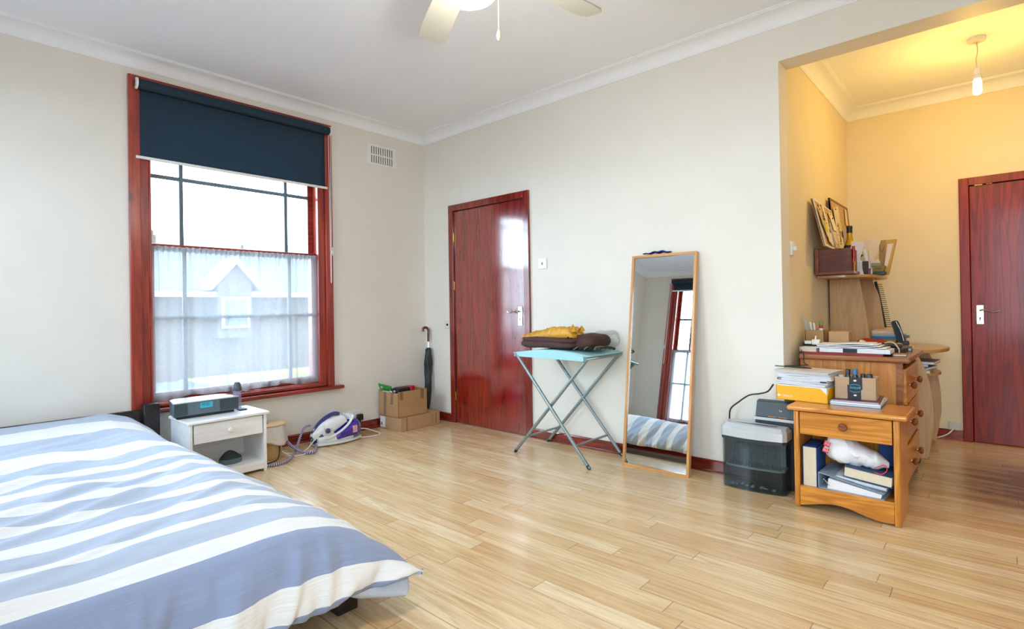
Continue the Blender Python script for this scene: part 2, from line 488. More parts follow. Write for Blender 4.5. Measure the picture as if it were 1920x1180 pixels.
# ------------------------------------------------------------------ room shell
def wall_x(mb, x0, x1, y0, y1, z1, holes):
    """wall slab spanning y with rectangular holes (ya,yb,za,zb)"""
    ys = sorted({y0, y1, *[h[0] for h in holes], *[h[1] for h in holes]})
    for a, b in zip(ys, ys[1:]):
        hs = [h for h in holes if h[0] <= a and h[1] >= b]
        z = 0
        for h in hs:
            if h[2] > z: mb.box((x0, a, z), (x1, b, h[2]))
            z = h[3]
        mb.box((x0, a, z), (x1, b, z1))


def wall_y(mb, y0, y1, x0, x1, z1, holes, z0=0):
    xs = sorted({x0, x1, *[h[0] for h in holes], *[h[1] for h in holes]})
    for a, b in zip(xs, xs[1:]):
        hs = [h for h in holes if h[0] <= a and h[1] >= b]
        z = z0
        for h in hs:
            if h[2] > z: mb.box((a, y0, z), (b, y1, h[2]))
            z = h[3]
        mb.box((a, y0, z), (b, y1, z1))


W1 = (-2.435, -1.026, .43, 2.62)      # opening in the left wall: y0 y1 z0 z1
W2 = (.463, 1.872, .43, 2.62)         # opening in the rear wall: x0 x1 z0 z1
W3_ADDED = (4.018, 5.427, .43, 2.62)  # added opening behind the camera, unseen, lets daylight reach the alcove
D1 = (.40, 1.34, 0, 2.01); D2 = (4.03, 4.95, 0, 1.965)
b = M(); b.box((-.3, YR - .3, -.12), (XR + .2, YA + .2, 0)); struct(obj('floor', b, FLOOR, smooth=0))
b = M(); b.box((-.3, YR - .3, H_ROOM), (XR + .2, TH, H_ROOM + .1)); struct(obj('ceiling', b, CEIL, smooth=0))
b = M(); b.box((XO - .1, TH, H_ALC), (XR + .2, YA + .2, H_ALC + .1)); struct(obj('ceiling_alcove', b, CEIL, smooth=0))
b = M(); wall_x(b, -.3, 0, YR, TH, H_ROOM, [W1]); struct(obj('wall_left', b, CREAM, smooth=0))
b = M(); wall_y(b, YR - .3, YR, 0, XR, H_ROOM, [W2, W3_ADDED]); struct(obj('wall_rear', b, CREAM, smooth=0))
b = M(); wall_y(b, 0, .055, 0, XO, H_ROOM, [D1]); b.box((0, .055, 0), (XO, TH, H_ROOM)); b.box((XO, 0, 2.488), (XR, TH, H_ROOM)); struct(obj('wall_back', b, CREAM, smooth=0))
b = M(); b.box((XR, YR, 0), (XR + .2, YA, H_ROOM)); struct(obj('wall_right', b, CREAM, smooth=0))
b = M(); b.box((XO - .1, TH, 0), (XO, YA, H_ALC)); struct(obj('wall_alcove_left', b, ALC, smooth=0))
b = M(); wall_y(b, YA, YA + .055, XO - .1, XR, H_ALC, [D2]); b.box((XO - .1, YA + .055, 0), (XR, YA + .15, H_ALC)); struct(obj('wall_alcove_back', b, ALC, smooth=0))


def cornice(name, x0, y0, x1, y1, H, m):
    prof = [(0, -.082), (.006, -.082), (.008, -.074)]
    for k in range(9):
        a = math.pi / 2 * k / 8
        prof.append((.092 - .082 * math.cos(a), -.074 + .062 * math.sin(a)))
    prof += [(.096, -.012), (.096, -.006), (.108, -.006), (.108, 0)]
    mb = M(); vs = []
    for o, z in prof:
        vs += [(x0 + o, y0 + o, H + z), (x1 - o, y0 + o, H + z), (x1 - o, y1 - o, H + z), (x0 + o, y1 - o, H + z)]
    fs = []
    for j in range(len(prof) - 1):
        for i in range(4):
            k = (i + 1) % 4; fs.append((j * 4 + i, j * 4 + k, (j + 1) * 4 + k, (j + 1) * 4 + i))
    mb._add(vs, fs); o = struct(obj(name, mb, m, smooth=30)); return o


cornice('trim_1', 0, YR, XR, 0, H_ROOM, CORN)
cornice('trim_2', XO, TH, XR, YA, H_ALC, CORN)


def skirt(name, segs, m):
    """segs: (axis, fixed, a, b, inward sign)"""
    mb = M()
    prof = [(0, 0), (.024, 0), (.024, .008), (.017, .014), (.017, .068), (.010, .078), (0, .078)]
    for ax, f, a, b_, sg in segs:
        if ax == 'x': mb.prism([(f + sg * p[0], p[1]) for p in prof], a, b_, 'x')
        else: mb.prism([(f + sg * p[0], p[1]) for p in prof], a, b_, 'y')
    return struct(obj(name, mb, m, bevel=.0015, smooth=30))


skirt('baseboard_left', [('y', 0, YR, -.0, 1)], REDY)
skirt('baseboard_back', [('x', 0, .02, .378, -1), ('x', 0, 1.362, XO, -1)], REDX)
skirt('baseboard_jamb', [('y', XO, 0, TH, 1)], REDY)
skirt('baseboard_alcove', [('y', XO, TH, YA, 1), ('x', YA, XO + .02, 4.008, -1)], REDX)
skirt('baseboard_rear', [('x', YR, .02, XR, 1)], REDX)


# ------------------------------------------------------------------ doors
def lever(parent, x, y, zt, zb, w, sgn, zl, m=CHROME):
    mb = M(); mb.box((x - w / 2, y - .006, zb), (x + w / 2, y, zt))
    hp = obj('handle_plate', mb, m, parent, bevel=.004)
    k = M(); k.lathe([(.0055, 0), (.0055, .004), (.003, .005), (.003, -.002)], (x, y - .006, (zt + zb) / 2 - .025), (0, -1, 0))
    k.box((x - .002, y - .0075, (zt + zb) / 2 - .045), (x + .002, y - .006, (zt + zb) / 2 - .027))
    obj('keyhole', k, BLACK, hp)
    s = M(); s.cyl((x, y - .006, zl), (x, y - .045, zl), .009, .007)
    s.tube([(x, y - .042, zl), (x + sgn * .02, y - .047, zl + .005), (x + sgn * .045, y - .048, zl - .002), (x + sgn * .075, y - .048, zl - .012), (x + sgn * .10, y - .047, zl - .006), (x + sgn * .108, y - .045, zl + .002)], [.008, .007, .0065, .0065, .0075, .008], flat=.8)
    obj('door_handle', s, m, parent, bevel=0)


def door(name, x0, x1, zt, y, leafm, framem, framex, hinge_side, fw=.058):
    d = sroot(name, (0, y, 0))
    b = M(); b.box((x0, -.022, 0), (x0 + fw, .05, zt)); b.box((x1 - fw, -.022, 0), (x1, .05, zt)); b.box((x0 + fw, -.022, zt - fw), (x1 - fw, .05, zt))
    b.box((x0 + fw, .005, 0), (x0 + fw + .006, .05, zt - fw)); b.box((x1 - fw - .006, .005, 0), (x1 - fw, .05, zt - fw))
    obj('door_frame', b, framem, d, bevel=.005)
    b = M(); b.box((x0 + fw + .004, -.002, .004), (x1 - fw - .006, .036, zt - fw - .004))
    leaf = obj('door_leaf', b, leafm, d, bevel=.002)
    hx = x0 + fw + .001 if hinge_side < 0 else x1 - fw - .001
    for z in (.25, 1.28 if name == 'door_1' else 1.0, zt - .3):
        h = M(); h.cyl((hx, -.008, z - .04), (hx, -.008, z + .04), .005, n=12); obj('hinge', h, BRASS, d)
    return d, leaf


d1, leaf1 = door('door_1', .378, 1.362, 2.033, 0, DOOR, RED, REDX, -1)
lever(leaf1, 1.247, -.002, 1.075, .915, .05, -1, 1.035)
d2, leaf2 = door('door_2', 4.008, 4.97, 1.987, YA, DOOR2, DOOR2, DOOR2, 1)
lever(leaf2, 4.117, -.002, 1.03, .885, .045, 1, .99)
b = M(); b.box((4.10, -.012, 1.924), (4.145, -.002, 1.934)); b.box((4.165, -.012, 1.926), (4.20, -.002, 1.932)); obj('door_catch', b, BRASS, d2)


# ------------------------------------------------------------------ windows
GLASS = thin_glass('window_glass', refl=.04)
NET = net_mat(); BLIND = blind_mat()


def window(name, loc, rot, W_=1.445, wide=False):
    """local: x across seen from the room, y towards the room, z up"""
    w = sroot(name, loc, rot); z0, z1 = .43, 2.639; c = .064; i = .05
    b = M()
    for sx in (0, 1):
        x = 0 if sx == 0 else W_ - c
        b.box((x, -.01, z0), (x + c, .024, z1))
    f = obj('window_casing', b, WINV, w, bevel=.004)
    b = M(); b.box((c, -.01, z1 - c), (W_ - c, .023, z1)); obj('window_head', b, WINX, w, bevel=.004)
    b = M()
    for sx in (0, 1):
        x = c if sx == 0 else W_ - c - i
        b.box((x, -.20, z0), (x + i, .004, z1 - c)); 
        b.box((x + (i if sx == 0 else -.012), -.022, z0 + .03), (x + (i + .012 if sx == 0 else 0), .008, z1 - c))
    b.box((c, -.20, z1 - c - .03), (W_ - c, .002, z1 - c))
    obj('window_lining', b, WINV, w, bevel=.003)
    b = M(); b.box((-.072, -.02, .402), (W_ + .072, .062, .432)); b.box((c, -.2, .41), (W_ - c, -.01, .47)); b.box((c, -.03, .432), (W_ - c, .02, .462))
    obj('window_sill', b, WINX, w, bevel=.010, seg=4)
    gx0, gx1 = c + i, W_ - c - i
    for nm, y, za, zb, rail, hz in (('lower_sash', -.055, .47, 1.545, .055, 1.035), ('upper_sash', -.105, 1.515, z1 - c - .03, .03, 2.02)):
        st = .042
        b = M(); b.box((gx0, y - .03, za), (gx0 + st, y, zb)); b.box((gx1 - st, y - .03, za), (gx1, y, zb))
        b.box((gx0 + st, y - .03, za), (gx1 - st, y, za + rail)); b.box((gx0 + st, y - .03, zb - .035), (gx1 - st, y, zb))
        s = obj(nm, b, WINX, w, bevel=.003)
        g = M()
        xs = (gx0 + st + .185, gx1 - st - .185) if not wide else (gx0 + .5, gx0 + 1.0, gx0 + 1.5)
        for x in xs: g.box((x - .013, y - .028, za + rail), (x + .013, y - .004, zb - .035))
        g.box((gx0 + st, y - .027, hz - .013), (gx1 - st, y - .005, hz + .013))
        obj('glazing_bar', g, GREYBAR, s, bevel=.003)
        g = M(); g.box((gx0 + st, y - .018, za + rail), (gx1 - st, y - .014, zb - .035)); obj('glass', g, GLASS, s, smooth=0)
    if not wide:
        h = M(); h.box((gx1 - .045, -.05, 1.545), (gx1 - .01, -.02, 1.60)); h.box((gx1 - .03, -.04, 1.59), (gx1 - .018, -.02, 1.63)); h.box((W_ / 2 - .012, -.05, 1.545), (W_ / 2 + .012, -.03, 1.575))
        obj('sash_catch', h, WHITE, w, bevel=.003)
        h = M(); h.box((.004, .024, 1.55), (.018, .034, 1.575)); h.tube([(.011, .034, 1.60), (.011, .04, 1.57), (.011, .036, 1.53)], .004); obj('cleat', h, WHITE, w)
    return w


# left wall: local x runs towards the camera, so mirror by placing from the far side
w1 = window('window_1', (0, -1.008, 0), R(-90))
w2 = window('window_2', (.445, YR, 0), 0)
w3_added = window('added_window_3', (4.0, YR, 0), 0)  # unseen extra window, put in as a daylight source


def blind(loc, rot, zbot, label, zt=2.575, W_=1.445, chain=True):
    t = thing('roller_blind', label, 'blind', loc, rot, None)
    b = M(); b.cyl((.045, .052, zt), (W_ - .05, .052, zt), .033, n=28)
    obj('roller', b, BLIND, t)
    b = M()
    F = lambda u, v: (.052 + u * (W_ - .108), .021 + .003 * math.sin(u * 9) * v, zt - v * (zt - zbot))
    b.grid(F, 24, 12); obj('fabric', b, BLIND, t, solid=.0015)
    b = M(); b.cyl((.045, .022, zbot), (W_ - .038, .022, zbot), .0105, n=16); obj('bottom_bar', b, WHITE, t, bevel=.001)
    for x in (.028, W_ - .045):
        b = M(); b.cyl((x, .052, zt), (x + .012, .052, zt), .037, n=28); b.box((x, .0245, zt - .02), (x + .012, .05, zt + .03)); obj('bracket', b, WHITE, t, bevel=.002)
    b = M()
    for dy in (.036, .070):
        b.cyl((.036 if rot else .036, dy, zt), (.036, dy * .3 + .052 * .7, 1.33), .0022, n=6)
    b.tube([(.036, .0472, 1.33), (.036, .049, 1.305), (.036, .052, 1.298), (.036, .055, 1.305), (.036, .0574, 1.33)], .0022, n=6)
    obj('bead_chain', b, WHITE, t)
    return t


blind((0, -1.008, 0), R(-90), 2.10, 'dark navy roller blind half lowered over the sash window beside the door')
blind((.445, YR, 0), 0, 2.44, 'dark navy roller blind rolled almost right up, seen in the mirror')


def curtain(loc, rot, label, seed, x0=.10, x1=1.335, zt=1.525, zb=.478):
    t = thing('net_curtain', label, 'curtain', loc, rot, None)
    rnd = random.Random(seed); ph = [rnd.random() * 6 for _ in range(6)]

    def F(u, v):
        x = x0 + u * (x1 - x0)
        d = .35 + .65 * math.exp(-((u - .35) / .28) ** 2)
        a = d * (.010 * math.sin(u * 60 + ph[0] + .6 * v) + .008 * math.sin(u * 101 + ph[1] - v) + .009 * math.sin(u * 27 + ph[2])) * (.45 + .7 * v) + .004 * math.sin(u * 230) * max(0, 1 - 6 * v)
        wob = .012 * math.sin(v * 5 + ph[3]) * (1 if u < .05 or u > .95 else 0)
        z = zt + .0 * v - v * (zt - zb) + v * (.010 * math.sin(u * 14 + ph[4]) + .006 * math.sin(u * 33))
        return (x + wob * .6 + .010 * v * (.5 - u), -.024 + a, z)
    b = M(); b.grid(F, 260, 30); obj('net_panel', b, NET, t)
    b = M(); F2 = lambda u, v: (x0 + u * (x1 - x0), -.020 + .004 * math.sin(u * 230) + .002 * math.sin(u * 400), zt + .004 * math.sin(u * 180) - v * .035)
    b.grid(F2, 260, 3); obj('header_tape', b, NET, t)
    b = M(); b.cyl((x0 - .03, -.030, zt - .016), (x1 + .03, -.030, zt - .016), .003, n=8); obj('curtain_wire', b, WHITE, t)
    return t


curtain((0, -1.008, 0), R(-90), 'white sheer net curtain across the lower half of the sash window beside the door', 3)
curtain((.445, YR, 0), 0, 'white sheer net half curtain on the window behind the bed, seen in the mirror', 5)

# ------------------------------------------------------------------ outside the window
BRK = mat('pale_brick', '#4d443d', .9, noise_amt=.15, nscale=20); SLATE = mat('grey_slate', '#44474b', .8, noise_amt=.1, nscale=12)
OUTW = mat('white_painted_timber', '#8e9090', .7)
h = thing('neighbouring_house', 'brick house with slate roof and small white gable outside the window', 'house', (-11, 2.2, -2.5))
b = M(); b.box((-6, -4, 0), (0, 9, 4.1)); obj('brick_wall', b, BRK, h)
b = M(); b.prism([(-6.4, 4.0), (.45, 4.0), (-3, 5.85)], -4.3, 9.3, 'y'); obj('roof', b, SLATE, h)
b = M(); b.box((.4, -4.3, 3.95), (.55, 9.3, 4.08)); obj('gutter', b, OUTW, h)
b = M(); b.prism([(-.42, 2.9), (.42, 2.9), (.42, 4.30), (0, 4.86), (-.42, 4.30)], -2, .58, 'x'); obj('gable_wall', b, BRK, h)
for s_ in (-1, 1):
    b = M(); b.prism([(0, 4.98), (0, 4.80), (s_ * .60, 4.12), (s_ * .60, 4.30)], -.2, .72, 'x'); obj('bargeboard', b, OUTW, h)
for y in (-2.4, 0, 2.9, 5.5):
    q = 0 if y else .58
    fr = M(); fr.box((q, y - .34, 3.15), (q + .06, y + .34, 3.95)); f_ = obj('window_frame', fr, OUTW, h)
    gl = M(); gl.box((q + .06, y - .27, 3.22), (q + .08, y + .27, 3.88)); obj('window_pane', gl, mat('dark_pane', '#3b454d', .2), f_)
b = M(); b.box((-60, -60, -2.7), (-.31, 60, -2.5)); b.box((-.31, -60, -2.7), (60, YR - .31, -2.5)); struct(obj('ground_outside', b, mat('tarmac', '#4b4d4f', .9, nscale=8), smooth=0))
cr = thing('parked_van', 'blue grey van parked in the street below the window', 'van', (-5.2, -.9, -2.5))
b = M(); b.prism([(-2.3, .35), (2.1, .35), (2.15, 1.1), (1.6, 1.3), (1.1, 2.25), (.6, 2.42), (-2.2, 2.45), (-2.32, 2.2)], -.9, .9, 'x'); obj('body', b, mat('blue_grey_van_paint', '#46566a', .3, coat=.6), cr, bevel=.1, seg=3)
for sx in (-.85, .85):
    for y in (-1.4, 1.3):
        b = M(); b.cyl((sx - .1, y, .34), (sx + .1, y, .34), .34); obj('wheel', b, BLACK, cr)
fl = M(); fl.box((-9.8, .6, -2.5), (-9.2, 5.6, -.45))
tag(obj('hedge', fl, mat('yellow_green_leaves', '#6c7430', .9, noise_amt=.4, nscale=25, bump=.8), bevel=.15, seg=3), 'yellow green clipped hedge in front of the brick house across the street', 'hedge')

# ------------------------------------------------------------------ wall fittings
v = thing('air_vent', 'white louvred air vent high on the wall right of the window', 'vent', (0, -.489, 2.483), R(-90))
b = M()
b.box((-.155, 0, -.092), (.155, .008, -.075)); b.box((-.155, 0, .075), (.155, .008, .092)); b.box((-.155, 0, -.075), (-.128, .008, .075)); b.box((.128, 0, -.075), (.155, .008, .075)); b.box((-.128, 0, -.006), (.128, .008, .006))
for k in range(11):
    x = -.122 + k * .0244; b.box((x - .006, 0, -.075), (x + .006, .008, -.006)); b.box((x - .006, 0, .006), (x + .006, .008, .075))
obj('louvre_plate', b, WHITE, v, bevel=.0012)
b = M(); b.box((-.128, -.0, -.075), (.128, .002, .075)); obj('backing', b, mat('grey_vent_gauze', '#6f7168', .8), v)


def screws(mb, xs, z, y):
    for x in xs: mb.cyl((x, y, z), (x, y + .002, z), .003, n=10)


s = thing('double_socket', 'white double wall socket behind the steam iron', 'socket', (0, -.825, .140), R(-90))
b = M(); b.box((-.073, 0, -.043), (.073, .010, .043)); obj('face_plate', b, WHITE, s, bevel=.003)
for x in (-.05, .05):
    b = M(); b.box((x - .007, .010, .018), (x + .007, .014, .034)); obj('rocker', b, WHITE, s, bevel=.001)
p_ = thing('plug', 'black mains plug in the right side of the double socket', 'plug', (.012, -.775, .125), R(-90))
b = M(); b.box((-.026, 0, -.026), (.026, .035, .026)); b.cyl((0, .02, -.02), (0, .02, -.05), .008, .005, n=12); obj('plug_body', b, BLACK, p_, bevel=.006)
p_ = thing('plug', 'white mains plug in the left side of the double socket', 'plug', (.012, -.868, .125), R(-90))
b = M(); b.box((-.024, 0, -.024), (.024, .028, .024)); obj('plug_body', b, WHITE, p_, bevel=.005)

s = thing('light_switch', 'square white light switch on the wall right of the red door', 'switch', (1.493, 0, 1.418))
b = M(); b.box((-.043, -.010, -.043), (.043, 0, .043)); obj('face_plate', b, WHITE, s, bevel=.003)
b = M(); b.box((-.006, -.014, -.010), (.006, -.009, .010)); obj('rocker', b, mat('grey_switch', '#8a8d8f', .4), s, bevel=.001)
for x_ in (-.03, .03):
    b2 = M(); screws(b2, (x_,), 0, -.0115); obj('screw', b2, CHROME, s)
s = thing('key_switch', 'small pale key switch plate left of the red door frame', 'switch', (.327, 0, .914))
b = M(); b.box((-.040, -.010, -.040), (.040, 0, .040)); obj('face_plate', b, mat('cream_plastic', '#d6d9d2', .4), s, bevel=.006)
b = M(); b.cyl((.006, -.010, 0), (.006, -.014, 0), .011); b.box((.002, -.020, -.008), (.010, -.013, .008)); obj('key_barrel', b, BLACK, s)
s = thing('dimmer_switch', 'white dimmer switch with round knob just inside the alcove opening', 'switch', (XO, .206, 1.403), 0)
b = M(); b.box((0, -.034, -.043), (.012, .034, .043)); obj('face_plate', b, WHITE, s, bevel=.003)
b = M(); b.cyl((.012, 0, -.004), (.030, 0, -.004), .016, .014); obj('knob', b, WHITE, s, bevel=.002)
s = thing('wall_socket', 'chipped pale socket by the foot of the alcove door frame', 'socket', (3.955, YA, .105))
b = M(); b.box((-.035, -.012, -.03), (.035, 0, .03)); obj('face_plate', b, mat('pale_grey_plastic', '#c5cbc8', .5), s, bevel=.004)
b = M(); b.tube([(3.95, YA - .02, .085), (3.92, YA - .05, .05), (3.87, YA - .06, .02), (3.82, YA - .05, .006), (3.75, YA - .04, .006)], .004)
tag(obj('white_cable', b, WHITE), 'thin white cable from the socket beside the alcove door', 'cable')

# ------------------------------------------------------------------ ceiling fan
fan = thing('ceiling_fan', 'white ceiling fan with cream blades and a lit bowl lamp', 'ceiling fan', (2.75, -2.0, -.10))
FW = mat('cream_white_fan_blade', '#b9b6a8', .4, noise_amt=.02); FM = mat('white_enamel', '#e6e4dd', .3)
b = M(); b.lathe([(.075, 2.867), (.07, 2.83), (.03, 2.815), (.03, 2.66), (.10, 2.64), (.115, 2.60), (.115, 2.55), (.08, 2.52), (.06, 2.47), (.127, 2.455), (.127, 2.44)], n=36); obj('motor_housing', b, FM, fan)
b = M(); b.lathe([(.125, 2.445), (.135, 2.42), (.128, 2.38), (.10, 2.345), (.055, 2.322), (.00001, 2.312)], n=36); obj('bowl_lamp', b, mat('lit_opal_glass', '#fff4e0', .3, emit='#ffe9c8', es=6), fan)
for a in (152, 80, 8, -64, -136):
    A = R(a); T = Matrix.Rotation(A, 4, 'Z') @ Matrix.Translation((0, 0, 2.50)) @ Matrix.Rotation(R(11), 4, 'X')
    pts = [(.16, -.045), (.20, -.058), (.60, -.070), (.665, -.064), (.69, -.045), (.695, 0), (.69, .045), (.665, .064), (.60, .070), (.20, .058), (.16, .045)]
    b = M(); b.prism(pts, -.003, .003, 'z', T); bl = obj('blade', b, FW, fan, bevel=.002)
    b = M(); b.box((.09, -.02, -.008), (.22, .02, -.003), T); obj('blade_iron', b, FM, bl)
b = M(); b.cyl((.085, .075, 2.44), (.085, .075, 2.215), .0015, n=6); b.lathe([(.00001, 2.175), (.007, 2.18), (.009, 2.192), (.007, 2.205), (.002, 2.215)], (.085, .075, 0), n=14)
obj('pull_chain', b, mat('cream_pull', '#efe0c0', .4), fan)
l = bpy.data.lights.new('fan_lamp', 'POINT'); l.energy = 16; l.color = (1, .98, .95); l.shadow_soft_size = .08
o = bpy.data.objects.new('fan_lamp', l); COL.objects.link(o); o.parent = fan; o.location = (0, 0, 2.20)

# alcove pendant bulb
pl = thing('pendant_bulb', 'bare lit bulb hanging on a short flex from a white ceiling rose', 'lamp', (4.144, .985, 0))
b = M(); b.lathe([(.045, 2.682), (.047, 2.668), (.042, 2.657), (.012, 2.653)], n=28); obj('ceiling_rose', b, WHITE, pl)
b = M(); b.tube([(0, 0, 2.66), (.004, 0, 2.60), (-.003, 0, 2.55), (0, 0, 2.49)], .003); obj('flex', b, mat('cream_flex', '#d8cdb0', .5), pl)
b = M(); b.lathe([(.008, 2.50), (.017, 2.495), (.017, 2.478), (.019, 2.475), (.019, 2.452), (.017, 2.45), (.020, 2.44), (.018, 2.428)], n=24); obj('lamp_holder', b, WHITE, pl)
b = M(); b.lathe([(.014, 2.43), (.021, 2.415), (.022, 2.35), (.016, 2.335), (.00001, 2.33)], n=24); obj('bulb', b, mat('glowing_bulb', '#fff2d0', .3, emit='#ffd890', es=25), pl)
l = bpy.data.lights.new('pendant_lamp', 'POINT'); l.energy = 10.5; l.color = (1, .60, .09); l.shadow_soft_size = .03
o = bpy.data.objects.new('pendant_lamp', l); COL.objects.link(o); o.parent = pl; o.location = (0, 0, 2.30)

# ------------------------------------------------------------------ bed
bed = thing('bed_frame', 'low black brown wooden bed frame under the striped duvet', 'bed', (0, 0, 0))
b = M(); b.box((.035, -3.95, .20), (.065, -2.40, .442)); obj('headboard_rail', b, DARKW, bed, bevel=.004)
for y in (-3.98, -2.365):
    b = M(); b.box((.03, y - .045, 0), (.115, y + .045, .478)); obj('post', b, DARKW, bed, bevel=.004)
for y in (-3.98, -2.40):
    b = M(); b.box((.115, y - .015, .135), (2.40, y + .02, .235)); obj('side_rail', b, DARKW, bed, bevel=.004)
b = M(); b.box((2.40, -3.98, .135), (2.44, -2.36, .235)); obj('foot_rail', b, DARKW, bed, bevel=.004)
for y in (-3.93, -2.385):
    b = M(); b.box((2.41, y - .04, 0), (2.49, y + .04, .15)); obj('leg', b, DARKW, bed, bevel=.004)
b = M(); b.box((.12, -3.95, .20), (2.36, -2.60, .30))
tag(obj('mattress', b, mat('white_mattress_cotton', '#dcdcdc', .9), bevel=.04, seg=3), 'white mattress lying on the bed frame under the duvet', 'mattress')


def interp(x, xs, ys):
    if x <= xs[0]: return ys[0]
    for i in range(len(xs) - 1):
        if x <= xs[i + 1]:
            t = (x - xs[i]) / (xs[i + 1] - xs[i]); return ys[i] + t * (ys[i + 1] - ys[i])
    return ys[-1]


def sm(x, xs, ys, w=.06):
    return sum(interp(x + k * w, xs, ys) for k in (-1.5, -1, -.5, 0, .5, 1, 1.5)) / 7


HX = [-.02, .06, .15, .4, .8, 1.2, 1.8, 2.3, 2.42]; HZ = [.36, .44, .455, .455, .43, .40, .375, .35, .34]
ARC = [0, .10, .20, .28, .34, .40]           # arc length over an edge
OUT = [0, .098, .185, .235, .250, .225]      # how far it travels outwards
ARS = [0, .12, .24, .34, .43, .52]; OUS = [0, .118, .228, .305, .335, .315]; DRS = [0, .10, .34, .62, .88, 1.0]
DRP = [0, .06, .30, .62, .88, 1.0]           # share of the height it has dropped


def duvet_pt(a, b_):
    """a: arc along the bed, b_: arc across (0 at the near side hem, grows away)"""
    xf = 2.385
    ax = max(0, a - xf); x = min(a, xf) + sm(ax, ARC, OUT, .015) if ax > 0 else a
    gx = sm(ax, ARC, DRP, .015) if ax > 0 else 0
    A = .52; ay = max(0, A - b_)
    yedge = interp(a, [0, .6, 1.0, 1.4, 2.2, 2.8], [-2.615, -2.66, -2.64, -2.60, -2.56, -2.52])
    by = b_ - A if b_ > A else 0
    y = yedge - by + (sm(ay, ARS, OUS, .02) if ay > 0 else 0)
    gy = sm(ay, ARS, DRS, .02) if ay > 0 else 0
    far = max(0, b_ - 1.68)
    if far > 0: gy = max(gy, sm(far, ARC, DRP, .015)); y = yedge - 1.16 - sm(far, ARC, OUT, .015)
    g = 1 - (1 - gx) * (1 - gy)
    H = sm(a, HX, HZ, .04)
    wx = min(1, max(0, .5 + (gx - gy) * 2.5)); zb = .10 + .012 * wx
    # corner tip flares out and sinks
    cf = (min(1, ax / .40) * min(1, ay / .52)) ** 1.3 if far == 0 else 0
    x += .030 * cf; y += .026 * cf
    z = H + (zb - H) * g
    top = 1 - g
    # broad billows and creases
    q = Vector((a * 1.3, y * 2.2, 0))
    z += top * .016 * noise.noise(q * 1.7)
    cr = 0
    s1 = math.sin(1) * 0
    w = interp(a, [0, .7, 1.1, 1.6, 2.2, 2.4], [.3, .5, 1.3, 1.3, .6, .2])
    d = a * 1.0 + y * .42
    cr = noise.noise(Vector((d * 9, (y - a * .4) * 1.6, 3))); cr2 = noise.noise(Vector((d * 20, (y - a * .4) * 2.6, 9)))
    z += top * w * (.014 * (1 - abs(cr) * 2.2) * .8 + .006 * cr2)
    # vertical gathers on the foot and side drops
    gg = gx if gx > gy else gy
    def fold_at(t):
        return .8 * noise.noise(Vector((t * 6 + gg * .8, gg * .7, 5))) + .75 * (.35 - abs(noise.noise(Vector((t * 11 + gg * 1.6, gg, 8)))) * 1.6) + .25 * noise.noise(Vector((t * 30 + gg * 2, gg, 2)))
    t = y * wx + a * (1 - wx)
    fold = fold_at(y) * wx + fold_at(a) * (1 - wx)
    amp = .052 * math.sin(min(1, gg) * math.pi * .6) * (1 - .9 * cf)
    x += amp * fold * wx * (1 - .8 * (gy if far == 0 else 0))
    if far == 0: y += amp * fold * .8 * (1 - wx) * interp(a, [0, .7, 1.1, 2.3, 2.5], [.2, .3, 1, 1, .2])
    z += .020 * fold * gg * (1 - gg)
    z += gg * .012 * noise.noise(Vector((t * 5, 0, 1))) * (1 - cf) * abs(2 * wx - 1) + .012 * cf
    return (x, y, max(z, .03))


STR = stripes_mat()
b = M()
b.grid(duvet_pt, 250, 190, .03, 2.785, 0, 2.02, uvf=lambda u, v: ((u + .0) / 3, v / 3))
dv = thing('duvet', 'blue and white striped duvet spread over the low bed', 'duvet', (0, 0, 0))
obj('cover', b, STR, dv, solid=.006, smooth=80)
# underside turned back at the foot corner
b = M()
P0 = Vector(duvet_pt(2.785, 0))
def flap(u, v):
    A0 = Vector((2.575, -2.43, .110)); B0 = Vector((2.620, -2.225, .108)); A1 = Vector((2.572, -2.38, .085)); B1 = Vector((2.640, -2.262, .072))
    p = (A0.lerp(B0, u)).lerp(A1.lerp(B1, u), v); k = math.sin(math.pi * v)
    return (p.x + .02 * k * u, p.y, p.z - .018 * k * u)
b.grid(flap, 24, 10); obj('underside_flap', b, tick_mat(), dv, solid=.02, smooth=80)

# ------------------------------------------------------------------ white nightstand
n = thing('nightstand', 'small white washed nightstand with one drawer beside the bed', 'nightstand', (.2, -2.05, 0))
# local x 0..0.355 towards room, y -.22..+.22
b = M(); b.box((-.0, -.248, .382), (.372, .248, .400)); obj('top', b, WHW, n, bevel=.006, seg=3)
for s_ in (-1, 1):
    b = M(); y0 = s_ * .215; b.box((0, min(y0, y0 + s_ * .018), 0), (.352, max(y0, y0 + s_ * .018), .382)); obj('side_panel', b, WHW, n, bevel=.003)
b = M(); b.box((0, -.215, .03), (.010, .215, .382)); obj('back_panel', b, WHW, n)
b = M(); b.box((.010, -.215, .058), (.345, .215, .072)); obj('shelf', b, WHW, n)
b = M(); b.box((.33, -.215, .018), (.346, .215, .060)); obj('plinth', b, WHW, n, bevel=.002)
b = M(); b.box((.332, -.208, .258), (.350, .208, .376)); b.box((.03, -.2, .262), (.332, .2, .27))
d = obj('drawer', b, WHW, n, bevel=.003)
b = M(); b.lathe([(.007, 0), (.007, .008), (.016, .014), (.018, .02), (.014, .027), (.00001, .03)], (.350, .0, .318), (1, 0, 0)); obj('knob', b, mat('cream_knob', '#ebe6da', .3), d)
c = thing('flat_cap', 'dark grey green peaked cap lying on the white nightstand shelf', 'cap', (.43, -2.005, .073))
b = M(); b.lathe([(.066, 0), (.071, .008), (.071, .030), (.064, .034)], n=36, sx=.72, sy=1.0); obj('brim_band', b, mat('grey_band', '#5a6b72', .5), c)
